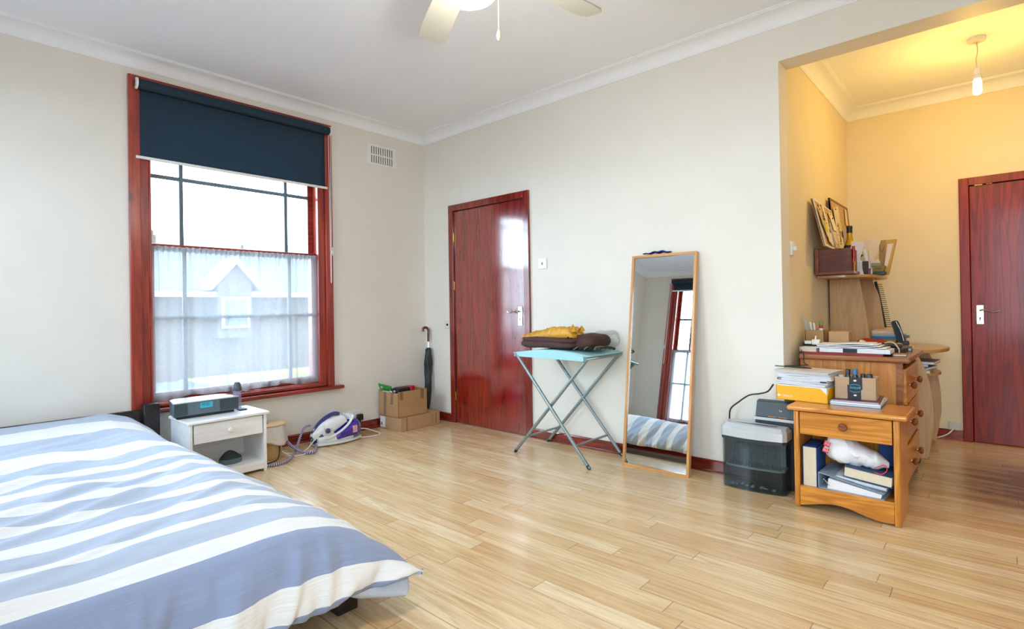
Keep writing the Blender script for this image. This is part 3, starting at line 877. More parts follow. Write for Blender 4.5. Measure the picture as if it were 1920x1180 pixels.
b = M(); b.lathe([(.069, .030), (.066, .038), (.050, .055), (.030, .072), (.012, .082), (.00001, .084)], n=36, sx=.72, sy=1.0)
for i in range(len(b.v)):
    x, y, z = b.v[i]; b.v[i] = (x, y - max(0, z - .035) * .12, z)
obj('crown', b, mat('dark_teal_felt', '#27363b', .8), c)
c = thing('hairbrush', 'wooden hairbrush with clear paddle on the white nightstand shelf', 'brush', (.44, -2.16, .073), R(25))
b = M(); b.tube([(.0, -.10, .016), (.0, -.05, .014), (0, -.02, .013)], [.010, .012, .009]); obj('handle', b, mat('orange_brown_wood', '#9c5f2a', .35), c)
b = M(); b.lathe([(.028, 0), (.032, .006), (.030, .014), (.00001, .02)], (0, .02, .0), n=24, sx=.9, sy=1.4); obj('paddle', b, mat('taupe_plastic', '#a39684', .3), c)

# radio
r_ = thing('tabletop_radio', 'grey tabletop radio with blue green display on the nightstand', 'radio', (.30, -2.135, .401), 0)
GR = mat('slate_radio_front', '#5a6d76', .35, noise_amt=.12, nscale=60); GT = mat('silver_grey_radio_top', '#b9c2c6', .3, noise_amt=.02)
b = M(); b.prism([(-.10, -.13), (-.06, -.165), (.115, -.195), (.115, .195), (-.06, .165), (-.10, .13)], .018, .098, 'z'); obj('case', b, GR, r_, bevel=.003)
b = M(); b.prism([(-.10, -.13), (-.06, -.165), (.115, -.195), (.115, .195), (-.06, .165), (-.10, .13)], .098, .104, 'z')
obj('top_panel', b, GT, r_, bevel=.002)
b = M(); b.prism([(-.08, -.12), (-.05, -.15), (.095, -.17), (.095, .17), (-.05, .15), (-.08, .12)], 0, .018, 'z'); obj('foot', b, mat('dark_radio_foot', '#222c31', .4), r_)
for y0, y1 in ((-.19, -.115), (.075, .19)):
    b = M()
    for k in range(14): b.box((.1148, y0, .024 + k * .0052), (.1168, y1, .0268 + k * .0052))
    obj('speaker_grille', b, mat('dark_grille', '#2c3d42', .5), r_)
b = M(); b.box((.113, -.042, .055), (.1175, .032, .090)); s_ = obj('display', b, mat('lcd_glow', '#2a8296', .3, emit='#2f9db5', es=.35), r_)
text('display_digits', '10:22', .022, mat('lcd_dark', '#11424e', .5), s_, (.1178, -.012, .077), (R(90), 0, R(90)))
b = M(); b.box((.04, .205, .0), (.10, .255, .008))
tag(obj('remote_control', b, BLACK, bevel=.002), 'slim black remote control at the right end of the radio', 'remote control'); bpy.data.objects['remote_control'].location = (.30, -2.135, .401)
c = thing('water_bottle', 'lilac clear water bottle with grey domed lid behind the radio', 'bottle', (.295, -1.905, .401))
b = M(); b.lathe([(.024, 0), (.026, .004), (.026, .115), (.023, .122), (.019, .126)], n=28); obj('body', b, thin_glass('lilac_plastic', (.80, .78, .93, 1), .06, .1, .35, lin('#b9aed0')), c)
b = M(); b.lathe([(.027, .122), (.029, .126), (.029, .142), (.026, .152), (.024, .166), (.014, .182), (.00001, .186)], n=28); obj('lid', b, mat('slate_green_lid', '#46585c', .4), c)

# drum bin beside nightstand
c = thing('cable_drum', 'cardboard drum with round lid and paper wrap between nightstand and iron', 'drum', (.235, -1.665, 0))
b = M(); b.lathe([(.085, 0), (.088, .004), (.088, .235), (.085, .238)], n=36); obj('drum_body', b, mat('tan_card_tube', '#c3a173', .6), c)
b = M(); b.lathe([(.118, .240), (.120, .243), (.118, .248), (.014, .249)], n=40); obj('lid', b, mat('tan_card_lid', '#c8a373', .6), c)
b = M(); b.ball((-.01, -.02, .250), .02, (1, 1.2, .2)); obj('lid_opening', b, BLACK, c)
b = M()
b.grid(lambda u, v: ((.112 + .016 * v + .006 * math.sin(u * 22)) * math.cos(-1.9 + 3.6 * u), (.112 + .016 * v + .006 * math.sin(u * 22)) * math.sin(-1.9 + 3.6 * u), .241 - v * (.10 + .05 * u + .012 * math.sin(u * 13))), 60, 10)
obj('paper_wrap', b, mat('grey_wax_paper', '#d2cecb', .4), c, solid=.001)

# ------------------------------------------------------------------ steam iron
c = thing('steam_generator_iron', 'white and purple steam generator iron on the floor below the socket', 'iron', (.20, -1.105, 0), R(0))
WPL = mat('glossy_white_plastic', '#e6ecee', .2, noise_amt=.01, coat=.5); PUR = mat('purple_plastic', '#43189a', .18, noise_amt=.08, nscale=6, coat=.8); NAVY = mat('indigo_plastic', '#2b2a78', .25, coat=.5)


def hull(mb, y0, y1, prof_w, zlo, zhi, n=20, m=20, mi=0, cx=0, p=2.4):
    """loft along y: half width w(t), bottom zlo(t), top zhi(t), superellipse section"""
    vs = []
    for i in range(n + 1):
        t = i / n; y = y0 + (y1 - y0) * t; w = prof_w(t); a, b2 = zlo(t), zhi(t); cz = (a + b2) / 2; hz = (b2 - a) / 2
        for k in range(m):
            th = 2 * math.pi * k / m; cs, sn = math.cos(th), math.sin(th)
            vs.append((cx + w * math.copysign(abs(cs) ** (2 / p), cs), y, cz + hz * math.copysign(abs(sn) ** (2 / p), sn)))
    fs = []
    for i in range(n):
        for k in range(m):
            k2 = (k + 1) % m; fs.append((i * m + k, i * m + k2, (i + 1) * m + k2, (i + 1) * m + k))
    fs.append(tuple(range(m))); fs.append(tuple(range(n * m, (n + 1) * m))[::-1])
    mb._add(vs, fs, None, mi)


wb = lambda t: .118 * max(.02, math.sin(math.pi * min(1, max(0, .10 + .80 * t)))) ** .55
b = M(); hull(b, -.195, .195, wb, lambda t: .004, lambda t: .030, p=4); obj('base_rim', b, WPL, c)
zt_ = lambda t: .035 + .135 * max(0, min(1, (t - .05) / .88)) ** 1.15
b = M(); hull(b, -.185, .10, lambda t: .104 * max(.1, math.sin(math.pi * (.12 + .5 * t))) ** .5, lambda t: .02, lambda t: .075 + .030 * t, p=3.4); obj('base_shell', b, WPL, c)
b = M(); hull(b, -.105, .190, lambda t: (.113 if t < .8 else .113 - .25 * (t - .8)) * (.55 + .45 * min(1, t * 4)), lambda t: .028, lambda t: .062 + .140 * t - .40 * max(0, t - .86), p=3.0); obj('water_tank', b, PUR, c)
# white rising cradle
b = M(); b.tube([(.085, -.15, .060), (.092, -.08, .075), (.088, .0, .105), (.075, .07, .145), (.055, .115, .185), (.045, .12, .2)], .015, flat=.6)
b.tube([(-.085, -.15, .060), (-.092, -.08, .075), (-.088, .0, .105), (-.075, .07, .145), (-.055, .115, .185), (-.045, .12, .2)], .015, flat=.6)
b.box((-.05, .095, .17), (.05, .135, .215)); obj('cradle', b, WPL, c, bevel=.006)
T = Matrix.Translation((0, -.055, .110)) @ Matrix.Rotation(R(29), 4, 'X')
ir = M(); hull(ir, -.155, .135, lambda t: .070 * max(.12, math.sin(math.pi * (.08 + .60 * t))) ** .7, lambda t: -.030, lambda t: .036 + .060 * math.sin(math.pi * min(1, .15 + .8 * t)), p=2.6)
ir.v = [tuple(T @ Vector(q)) for q in ir.v]; o = obj('iron_body', ir, WPL, c)
ir = M(); hull(ir, -.168, -.09, lambda t: .018 + .042 * t ** .6, lambda t: -.028, lambda t: .018 + .035 * t, p=2.3); ir.v = [tuple(T @ Vector(q)) for q in ir.v]; obj('iron_nose', ir, NAVY, c)
ir = M(); ir.tube([(0, -.15, .030), (0, -.12, .068), (0, -.06, .096), (0, .02, .104), (0, .09, .090), (0, .125, .06)], .016); ir.v = [tuple(T @ Vector(q)) for q in ir.v]; obj('iron_handle', ir, NAVY, c)
ir = M(); ir.lathe([(.020, -.004), (.020, .007), (.013, .010), (.00001, .010)], (.066, -.045, .032), (1, 0, .35), n=24); ir.v = [tuple(T @ Vector(q)) for q in ir.v]; dl = obj('temperature_dial', ir, NAVY, c)
ir = M(); ir.lathe([(.040, -.006), (.040, .002), (.00001, .003)], (.064, -.035, .032), (1, 0, .35), n=28, sx=.8, sy=1.3); ir.v = [tuple(T @ Vector(q)) for q in ir.v]; obj('dial_surround', ir, mat('pale_grey_cover', '#c6c8bd', .3), c)
b = M(); b.box((.108, .085, .075), (.1145, .125, .130)); st = obj('sticker', b, mat('pink_label', '#d9a7ae', .5, noise_amt=.3, nscale=90), c)
HOSE = spiral_mat('purple_white_spiral_hose', '#473a86', '#d9d6ea', 75)
b = M(); b.tube([(.17, -1.31, .165), (.18, -1.36, .16), (.20, -1.40, .12), (.24, -1.45, .05), (.28, -1.49, .012), (.36, -1.55, .010), (.46, -1.63, .010), (.50, -1.72, .010), (.47, -1.79, .010)], .0085, n=12, res=10)
tag(obj('steam_hose', b, HOSE), 'purple and white spiral hose looping from the iron to the nightstand', 'hose')
b = M(); b.tube([(.20, -1.555, .14), (.23, -1.535, .10), (.28, -1.50, .045), (.36, -1.46, .012), (.40, -1.42, .010), (.36, -1.37, .010), (.29, -1.33, .012), (.24, -1.30, .02)], .0105, n=12, res=10)
tag(obj('steam_hose', b, HOSE), 'shorter purple and white hose from the drum wrap down to the iron base', 'hose')
b = M(); b.tube([(.10, -.90, .05), (.14, -.80, .045), (.20, -.74, .02), (.25, -.72, .007), (.29, -.76, .005), (.28, -.86, .006), (.25, -.93, .01)], .0045, res=8)
tag(obj('power_cable', b, WHITE), 'white power cable looping right of the iron toward the boxes', 'cable')
b = M(); b.tube([(.22, -1.29, .07), (.26, -1.37, .02), (.30, -1.44, .006), (.28, -1.52, .006), (.24, -1.57, .02), (.22, -1.60, .06)], .0045, res=8)
b2 = M(); b2.tube([(.25, -1.30, .012), (.33, -1.38, .006), (.38, -1.47, .006), (.34, -1.55, .006), (.27, -1.59, .04)], .004, res=8)
tag(obj('power_cable', b, WHITE), 'white cable curving from the iron nose behind the hoses', 'cable')
tag(obj('power_cable', b2, WHITE), 'white cable lying nearest the viewer under the striped hoses', 'cable')
b = M(); b.tube([(.30, -1.62, .13), (.33, -1.63, .06), (.36, -1.66, .008), (.40, -1.72, .006), (.42, -1.80, .006)], .004, res=8)
tag(obj('black_cable', b, BLACK), 'dark cable hanging down the front of the cardboard drum', 'cable')

# ------------------------------------------------------------------ boxes in the corner
c = thing('cardboard_box', 'low flat brown cardboard box on the floor, under the open box', 'box', (.195, -.355, 0))
b = M(); b.box((-.155, -.220, 0), (.155, .220, .118)); obj('carton', b, CARD2, c, bevel=.003)
for q_ in (((.15, -.16, .0), (.1565, -.150, .118)), ((.15, .17, .02), (.1568, .178, .11)), ((.15, .13, .02), (.1566, .134, .10))):
    b = M(); b.box(*q_); obj('flap_seam', b, mat('card_seam', '#8e6c4e', .8), c)
b = M(); b.box((-.15, -.2215, .012), (-.075, -.2195, .108)); lb = obj('shipping_label', b, mat('white_label', '#dfe4ea', .6), c)
b = M(); b.box((-.135, -.2225, .03), (-.118, -.2205, .055)); obj('barcode', b, mat('barcode_ink', '#53627c', .6), lb)
c = thing('cardboard_box', 'open brown cardboard box with torn tape, on top of the flat box', 'box', (.18, -.42, .119))
b = M(); z = .225; w, L = .145, .16
b.box((-w, -L, 0), (w, L, .004)); b.box((-w, -L, 0), (-w + .005, L, z)); b.box((w - .005, -L, 0), (w, L, z)); b.box((-w, -L, 0), (w, -L + .005, z - .012)); b.box((-w, L - .005, 0), (w, L, z))
obj('carton', b, CARD, c, bevel=.0015)
for y, zz in ((-.145, .07), (.085, .085)):
    b = M(); b.box((w - .001, y, z - zz), (w + .0015, y + .035, z + .001)); obj('tape', b, TAPE, c)
for x in (-.075, .03):
    b = M(); b.prism([(x, .0 if x < 0 else .11), (x + .035, .0 if x < 0 else .11), (x + .045, z - .011), (x + .008, z - .011)], -L - .0015, -L + .001, 'y'); obj('tape', b, TAPE, c)
b = M(); b.box((-.14, -.15, .0), (-.12, .12, .02)); 
T = Matrix.Translation((.12, -.49, .255)) @ Matrix.Rotation(R(-18), 4, 'Z') @ Matrix.Rotation(R(-25), 4, 'X')
gp = thing('green_packet', 'green and white card packet sticking out of the open box', 'packet', (.115, -.545, .345))
b = M(); b.prism([(-.10, -.055), (.06, -.055), (.075, .04), (-.115, .05)], -.004, .004, 'y'); 
b.v = [(x, y + z * -.3, z) for x, y, z in b.v]; obj('packet_front', b, mat('bright_green_card', '#138a33', .35, coat=.4), gp)
text('print', 'MG', .022, PAPER, gp, (-.065, -.014, .018), (R(75), 0, 0))
b = M(); b.box((-.09, .0, -.05), (.06, .035, .035)); obj('packet_back', b, PAPER, gp)
g = thing('pouch', 'black and red pouch lying in the open cardboard box', 'pouch', (.22, -.45, .33))
b = M(); b.box((-.045, -.09, -.05), (.045, .05, .035)); obj('pouch_body', b, mat('black_nylon', '#17191d', .6), g, bevel=.012, seg=3)
b = M(); b.prism([(-.045, -.05), (.045, -.05), (.050, .045), (-.030, .040)], .05, .10, 'y'); obj('red_end', b, mat('red_nylon', '#b3142a', .5), g, bevel=.008)
g = thing('silver_gadget', 'small silver and black gadget in the left of the open box', 'gadget', (.215, -.555, .335))
b = M(); b.ball((-.02, 0, 0), .022); b.cyl((.02, 0, -.01), (.035, -.01, .01), .012); obj('gadget_body', b, CHROME, g)
b = M(); b.ball((-.01, -.005, .012), .014); obj('gadget_cap', b, BLACK, g)

# umbrella
u_ = thing('umbrella', 'furled black umbrella with wooden crook handle leaning in the corner', 'umbrella', (.115, -.085, .008))
b = M(); a0, a1 = Vector((-.0, .0, 0)), Vector((-.03, .045, .74))
P = lambda t: a0 + (a1 - a0) * t
b.cyl(P(0), P(1), .005, n=10); obj('shaft', b, CHROME, u_)
b = M()
nseg = 30; vs = []
for i in range(nseg + 1):
    t = .10 + .82 * i / nseg; rr = interp(i / nseg, [0, .1, .5, .8, .97, 1], [.008, .022, .034, .036, .029, .018])
    for k in range(16):
        a = 2 * math.pi * k / 16; r2 = rr * (1 + .16 * math.sin(4 * a + i * .5)); p = P(t); vs.append((p.x + r2 * math.cos(a), p.y + r2 * math.sin(a), p.z))
fs = [(i * 16 + k, i * 16 + (k + 1) % 16, (i + 1) * 16 + (k + 1) % 16, (i + 1) * 16 + k) for i in range(nseg) for k in range(16)] + [tuple(range(16))[::-1], tuple(range(nseg * 16, nseg * 16 + 16))]
b._add(vs, fs); obj('canopy', b, mat('black_umbrella_nylon', '#1d2228', .5, noise_amt=.2), u_, smooth=60)
b = M(); p = P(1); b.tube([tuple(p), (p.x, p.y, p.z + .06), (p.x - .0, p.y - .0, p.z + .115), (p.x - .012, p.y - .02, p.z + .138), (p.x - .02, p.y - .045, p.z + .128), (p.x - .02, p.y - .05, p.z + .10)], [.012, .013, .013, .013, .012], n=14); obj('handle', b, mat('red_brown_wood_gloss', '#5a1d14', .2, coat=.8), u_)

# ------------------------------------------------------------------ folding stand with tray
st = thing('folding_table', 'folding stand with grey tube legs and pale turquoise tray', 'table', (1.88, -.23, 0))
TUBE = mat('grey_green_metal_tube', '#8b9a9e', .3, metal=.6, noise_amt=.03)
RUB = mat('black_rubber', '#1c1d20', .7)
for y, k in ((-.20, 0), (.19, 1)):
    for (xa, za, xb, zb, dy) in ((-.335, .004, .315, .715, 0), (.335, .004, -.275, .715, -.022 if k == 0 else .0)):
        yy = y + dy
        b = M(); b.cyl((xa, yy, za), (xb, yy, zb), .0115, n=16); lg = obj('leg', b, TUBE, st)
        d = (Vector((xb, yy, zb)) - Vector((xa, yy, za))).normalized(); b = M(); b.cyl((xa, yy, za - .002), Vector((xa, yy, za)) + d * .025, .0118, n=16); obj('foot_cap', b, RUB, lg)
for x, z, d0, d1 in ((-.21, .135, -.20, .19), (.222, .135, -.222, .19)):
    b = M(); b.cyl((x, d0, z), (x, d1, z), .008, n=12); obj('crossbar', b, TUBE, st)
for x in (-.29, .325):
    b = M(); b.cyl((x, -.235, .722), (x, .215, .722), .0115, n=14); obj('top_rail', b, TUBE, st)
TQ = mat('pale_turquoise_plastic', '#9fd0d6', .35, noise_amt=.01)
b = M(); nx = 24
def arch(u): return .735 + .030 * math.sin(math.pi * u)
poly = []
vs = []
x0, x1, y0, y1 = -.315, .335, -.225, .235
def trayF(u, v):
    return (x0 + u * (x1 - x0), y0 + v * (y1 - y0), arch(u))
b.grid(trayF, nx, 8); obj('tray', b, TQ, st, solid=.006)
for y in (y0, y1):
    b = M()
    poly = [(x0 + .03 + (x1 - x0 - .06) * i / nx, arch((i + .0) / nx) + .001) for i in range(nx + 1)] + [(x1 - .03, .705), (x0 + .03, .712)]
    b.prism(poly, y - .003, y + .003, 'y')
    obj('tray_apron', b, TQ, st)

# folded duvet, gold cloth, dark strap on the tray
c = thing('folded_blanket', 'dark brown folded quilt lying on the turquoise tray', 'blanket', (1.86, -.235, .772))
BR = mat('dark_brown_cotton', '#4a2f2c', .9, noise_amt=.1, nscale=14, bump=.25)
def pill(mb, x0, x1, y0, y1, z0, z1, p=3.2, n=36, m=26, amp=.006, seed=0, arch_=0.0):
    vs = []
    for i in range(n + 1):
        ph = -math.pi / 2 + math.pi * i / n
        for k in range(m):
            th = 2 * math.pi * k / m
            f = lambda s, e: math.copysign(abs(s) ** e, s)
            cx = f(math.cos(ph), .45) * f(math.cos(th), .45); cy = f(math.cos(ph), .45) * f(math.sin(th), .45); cz = f(math.sin(ph), .8)
            q = Vector(((x0 + x1) / 2 + cx * (x1 - x0) / 2, (y0 + y1) / 2 + cy * (y1 - y0) / 2, (z0 + z1) / 2 + cz * (z1 - z0) / 2))
            q.z += arch_ * (1 - cx * cx)
            q += Vector((1, 1, 1)) * amp * noise.noise(q * 14 + Vector((seed, 0, 0)))
            vs.append(q)
    fs = [(i * m + k, i * m + (k + 1) % m, (i + 1) * m + (k + 1) % m, (i + 1) * m + k) for i in range(n) for k in range(m)]
    mb._add(vs, fs)
b = M(); pill(b, -.30, .20, -.19, .12, -.002, .060, seed=1); obj('lower_fold', b, BR, c, smooth=80)
b = M(); pill(b, -.295, .215, -.18, .14, .034, .088, seed=2); obj('upper_fold', b, BR, c, smooth=80)
b = M(); pill(b, .10, .32, -.12, .16, -.002, .100, seed=4, amp=.012); obj('rolled_end', b, BR, c, smooth=80)
c = thing('gold_garment', 'crumpled golden yellow garment on top of the brown quilt', 'garment', (1.84, -.29, .856))
GOLD = mat('golden_satin', '#c8922a', .45, noise_amt=.12, nscale=10, bump=.1)
def crump(u, v):
    x = -.26 + u * .47; y = -.10 + v * .19
    e = min(u, 1 - u, v, 1 - v); h = .018 + .022 * math.sin(u * 3.0 - .2) + .012 * (u > .42) + .006 * (u > .7)
    z = -.012 + (h + .018 * u) * min(1, e * 9) ** .5 + .016 * noise.noise(Vector((u * 6, v * 5, 1))) + .010 * (1 - 2 * abs(noise.noise(Vector((u * 13, v * 4, 6))))) + .004 * math.sin(u * 34 + v * 3) * (.4 + .6 * u)
    return (x + .012 * noise.noise(Vector((u * 9, v * 9, 4))), y + .012 * noise.noise(Vector((u * 8, v * 8, 7))), max(z, -.008))
b = M(); b.grid(crump, 60, 30); obj('folded_fabric', b, GOLD, c, solid=.003, smooth=60)
b = M()
for k, (x, y, hh, an) in enumerate(((.15, -.02, .055, 20), (.19, -.05, .04, 60), (.205, 0, .045, -30), (.12, .02, .03, 80))):
    T = Matrix.Translation((x, y, .035)) @ Matrix.Rotation(R(an), 4, 'Z')
    b._add([(-.03, 0, 0), (.03, .004, 0), (.006, .01, hh), (0, -.02, .0), (.02, .03, .01)], [(0, 1, 2), (0, 2, 3), (1, 4, 2), (0, 3, 4, 1)], T)
b.v = [(x, y, z - .0) for x, y, z in b.v]
obj('collar_points', b, GOLD, c, solid=.002, smooth=0)
c = thing('clear_bag', 'clear plastic bag behind the brown quilt on the tray', 'bag', (2.12, -.06, .765))
b = M(); pill(b, -.10, .08, -.06, .06, 0, .125, seed=8, amp=.01); obj('bag_film', b, thin_glass('milky_film', (.95, .96, .95, 1), .1, .15, .10, lin('#cfcfc8')), c, smooth=80)
c = thing('patterned_strap', 'bundle of black and olive patterned straps on the right of the tray', 'strap', (2.12, -.30, .768))
for k in range(7):
    b = M(); x = -.09 + k * .035
    b.tube([(x - .02, -.085 + k * .012, .004), (x, -.03, .018 + .006 * (k % 2)), (x + .02, .04, .020), (x + .035, .09, .006)], .0085, flat=.45, n=8); obj('strap_loop', b, mat('olive_black_webbing' if k % 2 else 'black_webbing', '#6d7256' if k % 2 else '#202223', .6, noise_amt=.4, nscale=120), c)

# ------------------------------------------------------------------ leaning mirror
tilt = math.atan2(.185, 1.405)
mr = thing('leaning_mirror', 'tall pine framed mirror leaning against the wall', 'mirror', (2.552, -.222, 0), (-tilt, 0, 0))
LB = wood('light_oak_frame', '#d49a5c', '#c08545', 2, 1.2, rough=.35, coat=.3); LBX = wood('light_oak_frame_cross', '#d49a5c', '#c08545', 0, 1.2, rough=.35, coat=.3)
hw, hh = .232, 1.425
for s_ in (-1, 1):
    b = M(); x = s_ * hw; b.box((min(x, x - s_ * .017), 0, 0), (max(x, x - s_ * .017), .034, hh)); obj('frame_stile', b, LB, mr, bevel=.0015)
for z in (0, hh - .017):
    b = M(); b.box((-hw + .017, 0, z), (hw - .017, .034, z + .017)); obj('frame_rail', b, LBX, mr, bevel=.0015)
b = M(); b.box((-hw + .015, .010, .015), (hw - .015, .014, hh - .015)); obj('mirror_glass', b, mat('silvered_mirror', '#dfe6e6', .0, 1, noise_amt=0), mr, smooth=0)
b = M(); b.box((-hw + .015, .015, .015), (hw - .015, .020, hh - .015)); obj('backing_board', b, CARD2, mr, smooth=0)
c = thing('navy_cloth', 'small navy cloth draped on the top edge of the leaning mirror', 'cloth', (2.50, -.018, 1.418))
b = M(); b.grid(lambda u, v: (-.10 + .20 * u, -.016 + .028 * v, .004 + .018 * math.sin(u * math.pi) * (.3 + .7 * u) * math.sin(math.pi * min(1, v + .15)) + .003 * math.sin(u * 20)), 24, 6); obj('cloth_fold', b, mat('navy_fabric', '#1c2a63', .8, noise_amt=.2), c, solid=.004)

# ------------------------------------------------------------------ shredder
SIL = mat('silver_plastic', '#c9cfd3', .3, metal=.25, noise_amt=.02); SMK = thin_glass('smoked_plastic', (.74, .80, .83, 1), .04, .03, .14, lin('#2c3e47'))
sh = thing('paper_shredder', 'silver topped paper shredder with smoked black bin beside the pine nightstand', 'shredder', (3.163, -.15, 0), R(1))
def shred_poly(w, d0, d1, bow, ins=0):
    pts = [(-w, -d0 + .014), (-w + .012, -d0)]
    for k in range(1, 12):
        t = k / 12; pts.append((-w + .012 + (2 * w - .03) * t, -d0 - bow * math.sin(math.pi * t)))
    pts += [(w - .018, -d0), (w, -d0 + .022), (w, d1 - .01), (w - .01, d1), (-w + .01, d1), (-w, d1 - .01)]
    return pts
b = M(); po = shred_poly(.172, .062, .06, .020); pi_ = shred_poly(.166, .057, .055, .019); n_ = len(po)
vs = [(x, y, z) for z in (.004, .300) for x, y in po] + [(x, y, z) for z in (.30, .012) for x, y in pi_]
fs = [(i, (i + 1) % n_, (i + 1) % n_ + n_, i + n_) for i in range(n_)] + [(i + 2 * n_, (i + 1) % n_ + 2 * n_, (i + 1) % n_ + 3 * n_, i + 3 * n_) for i in range(n_)]
fs += [tuple(range(n_))[::-1], tuple(range(3 * n_, 4 * n_)), ] + [(n_ + i, n_ + (i + 1) % n_, 2 * n_ + (i + 1) % n_, 2 * n_ + i) for i in range(n_)]
b._add(vs, fs); obj('smoked_bin', b, SMK, sh, smooth=25)
b = M(); b.prism(shred_poly(.176, .066, .063, .022), .282, .300, 'z'); obj('bin_rim', b, mat('dark_slate_plastic', '#2b363b', .35), sh)
b = M(); b.prism(shred_poly(.160, .050, .050, .018), .125, .140, 'z'); b.box((-.15, .035, .14), (.15, .045, .28)); obj('bin_liner', b, mat('grey_inner', '#c9cfcf', .6), sh)
b = M()
for k in range(40):
    x = -.155 + k * .0076; y = -.052 - .019 * math.sin(math.pi * (x + .16) / .32); b.box((x, y, .135), (x + .0030, y + .002, .275))
obj('bin_ribs', b, mat('dark_rib_plastic', '#232d31', .4), sh)
b = M(); top = shred_poly(.178, .069, .066, .024); tin = shred_poly(.165, .045, .050, .012)
n_ = len(top); vs = [(x, y, .300) for x, y in top] + [(x, y, .345) for x, y in top] + [(x, y, .366 + .010 * ((.18 - x) / .36)) for x, y in tin]
fs = [tuple(range(n_))[::-1], tuple(range(2 * n_, 3 * n_))] + [(i + k * n_, (i + 1) % n_ + k * n_, (i + 1) % n_ + (k + 1) * n_, i + (k + 1) * n_) for i in range(n_) for k in (0, 1)]
b._add(vs, fs); obj('cutter_head', b, SIL, sh, bevel=.003, smooth=25)
b = M(); b.box((-.13, -.012, .371), (.12, -.006, .374)); obj('paper_slot', b, BLACK, sh)
b = M(); b.ball((-.02, -.035, .366), .010, (2.2, .5, .4)); obj('control_switch', b, CHROME, sh)
b = M()
for k in range(14):
    a = random.random() * .3 - .15; b.box((a, -.045 + random.random() * .05, .013), (a + .014, -.043 + random.random() * .05, .017))
tag_o = obj('paper_scraps', b, PAPER, sh); tag_o['kind'] = 'stuff'

# ------------------------------------------------------------------ printer standing behind it
pr = thing('printer', 'dark grey inkjet printer standing between the shredder and the pine nightstand', 'printer', (3.262, -.045, 0))
b = M(); b.box((-.125, -.035, 0), (.125, .035, .40)); obj('printer_body', b, mat('charcoal_plastic', '#2c3035', .45), pr, bevel=.008)
b = M(); b.prism([(-.040, .385), (.035, .385), (.035, .408), (-.040, .402)], -.130, .130, 'x'); obj('silver_trim', b, SIL, pr, bevel=.003)
b = M(); b.prism([(-.036, .404), (.030, .404), (.034, .495), (.026, .500), (-.004, .492)], -.122, .126, 'x'); fp = obj('front_panel', b, mat('slate_blue_plastic', '#39464e', .3), pr, bevel=.010, seg=3)
for x in (-.05, .005):
    b = M(); b.box((x, -.0385, .409), (x + .045, -.034, .4125)); obj('indicator', b, mat('orange_strip', '#d98a4a', .4), fp)
text('logo', 'hp', .016, PAPER, fp, (.015, -.0245, .447), (R(68), 0, 0))

# cable from behind the shredder up to the papers
b = M(); b.tube([(2.985, -.06, .30), (2.982, -.06, .38), (2.992, -.06, .43), (3.04, -.06, .475), (3.10, -.06, .52), (3.16, -.06, .535), (3.21, -.07, .555), (3.245, -.085, .60)], .0045, res=8)
tag(obj('black_cable', b, BLACK), 'black cable running from behind the shredder up to the yellow box', 'cable')

# ------------------------------------------------------------------ pine nightstand
ns = thing('nightstand', 'honey pine nightstand with one drawer and an open shelf full of books', 'nightstand', (3.634, -.31, 0))
b = M(); b.prism([(-.256, -.022), (.262, -.022), (.262, .318), (-.256, .318)], .506, .531, 'z'); obj('top', b, PINE, ns, bevel=.010, seg=4)
for s_ in (-1, 1):
    b = M(); xa = s_ * .229; xb = s_ * .203
    b.box((min(xa, xb), 0, 0), (max(xa, xb), .30, .506)); obj('side_panel', b, PINEV, ns, bevel=.009, seg=3)
b = M(); b.box((-.203, .288, .05), (.203, .297, .506)); obj('back_panel', b, PINEV, ns)
b = M(); b.box((-.203, .012, .098), (.203, .288, .112)); obj('shelf', b, PINE, ns)
po = [(-.203, .012)] + [(-.203 + .406 * k / 24, .012 + .030 * math.sin(math.pi * k / 24) ** 2 + .010 * math.sin(2 * math.pi * k / 24)) for k in range(1, 24)] + [(.203, .012), (.203, .114), (-.203, .114)]
b = M(); b.prism(po, .004, .020, 'y'); obj('plinth', b, PINE, ns, bevel=.002)
b = M(); b.box((-.199, .004, .384), (.199, .022, .500)); b.box((-.19, .022, .39), (.19, .27, .396)); d = obj('drawer', b, PINE, ns, bevel=.002)
b = M(); b.lathe([(.010, 0), (.009, .006), (.018, .013), (.021, .021), (.016, .028), (.00001, .031)], (0, .004, .446), (0, -1, 0)); obj('knob', b, KNOB, d)

BLUEC = mat('royal_blue_cloth', '#2b4f93', .6); PAGES = mat('cream_page_block', '#d9ccb4', .8, noise_amt=.04, nscale=120); NAVYB = mat('navy_book_cloth', '#2d4568', .55); GREYB = mat('pale_blue_grey_board', '#9aaab8', .5)


def book(name, label, cat, size, loc, rot, cover, pages=PAGES, th=.003, spine='-x', group=None):
    """closed book lying flat: w (x) d (y) h (z); the pages show on the sides without spine"""
    w, d, h = size; t = thing(name, label, cat, loc, rot, group)
    b = M(); b.box((0, 0, 0), (w, d, th)); b.box((0, 0, h - th), (w, d, h))
    if spine == '-x': b.box((0, 0, 0), (th, d, h))
    elif spine == 'y': b.box((0, d - th, 0), (w, d, h))
    elif spine == '-y': b.box((0, 0, 0), (w, th, h))
    else: b.box((w - th, 0, 0), (w, d, h))
    obj('cover', b, cover, t, smooth=0)
    b = M(); i = .004; b.box((i, i, th), (w - i, d - i, h - th)); obj('pages', b, pages, t, smooth=0)
    return t


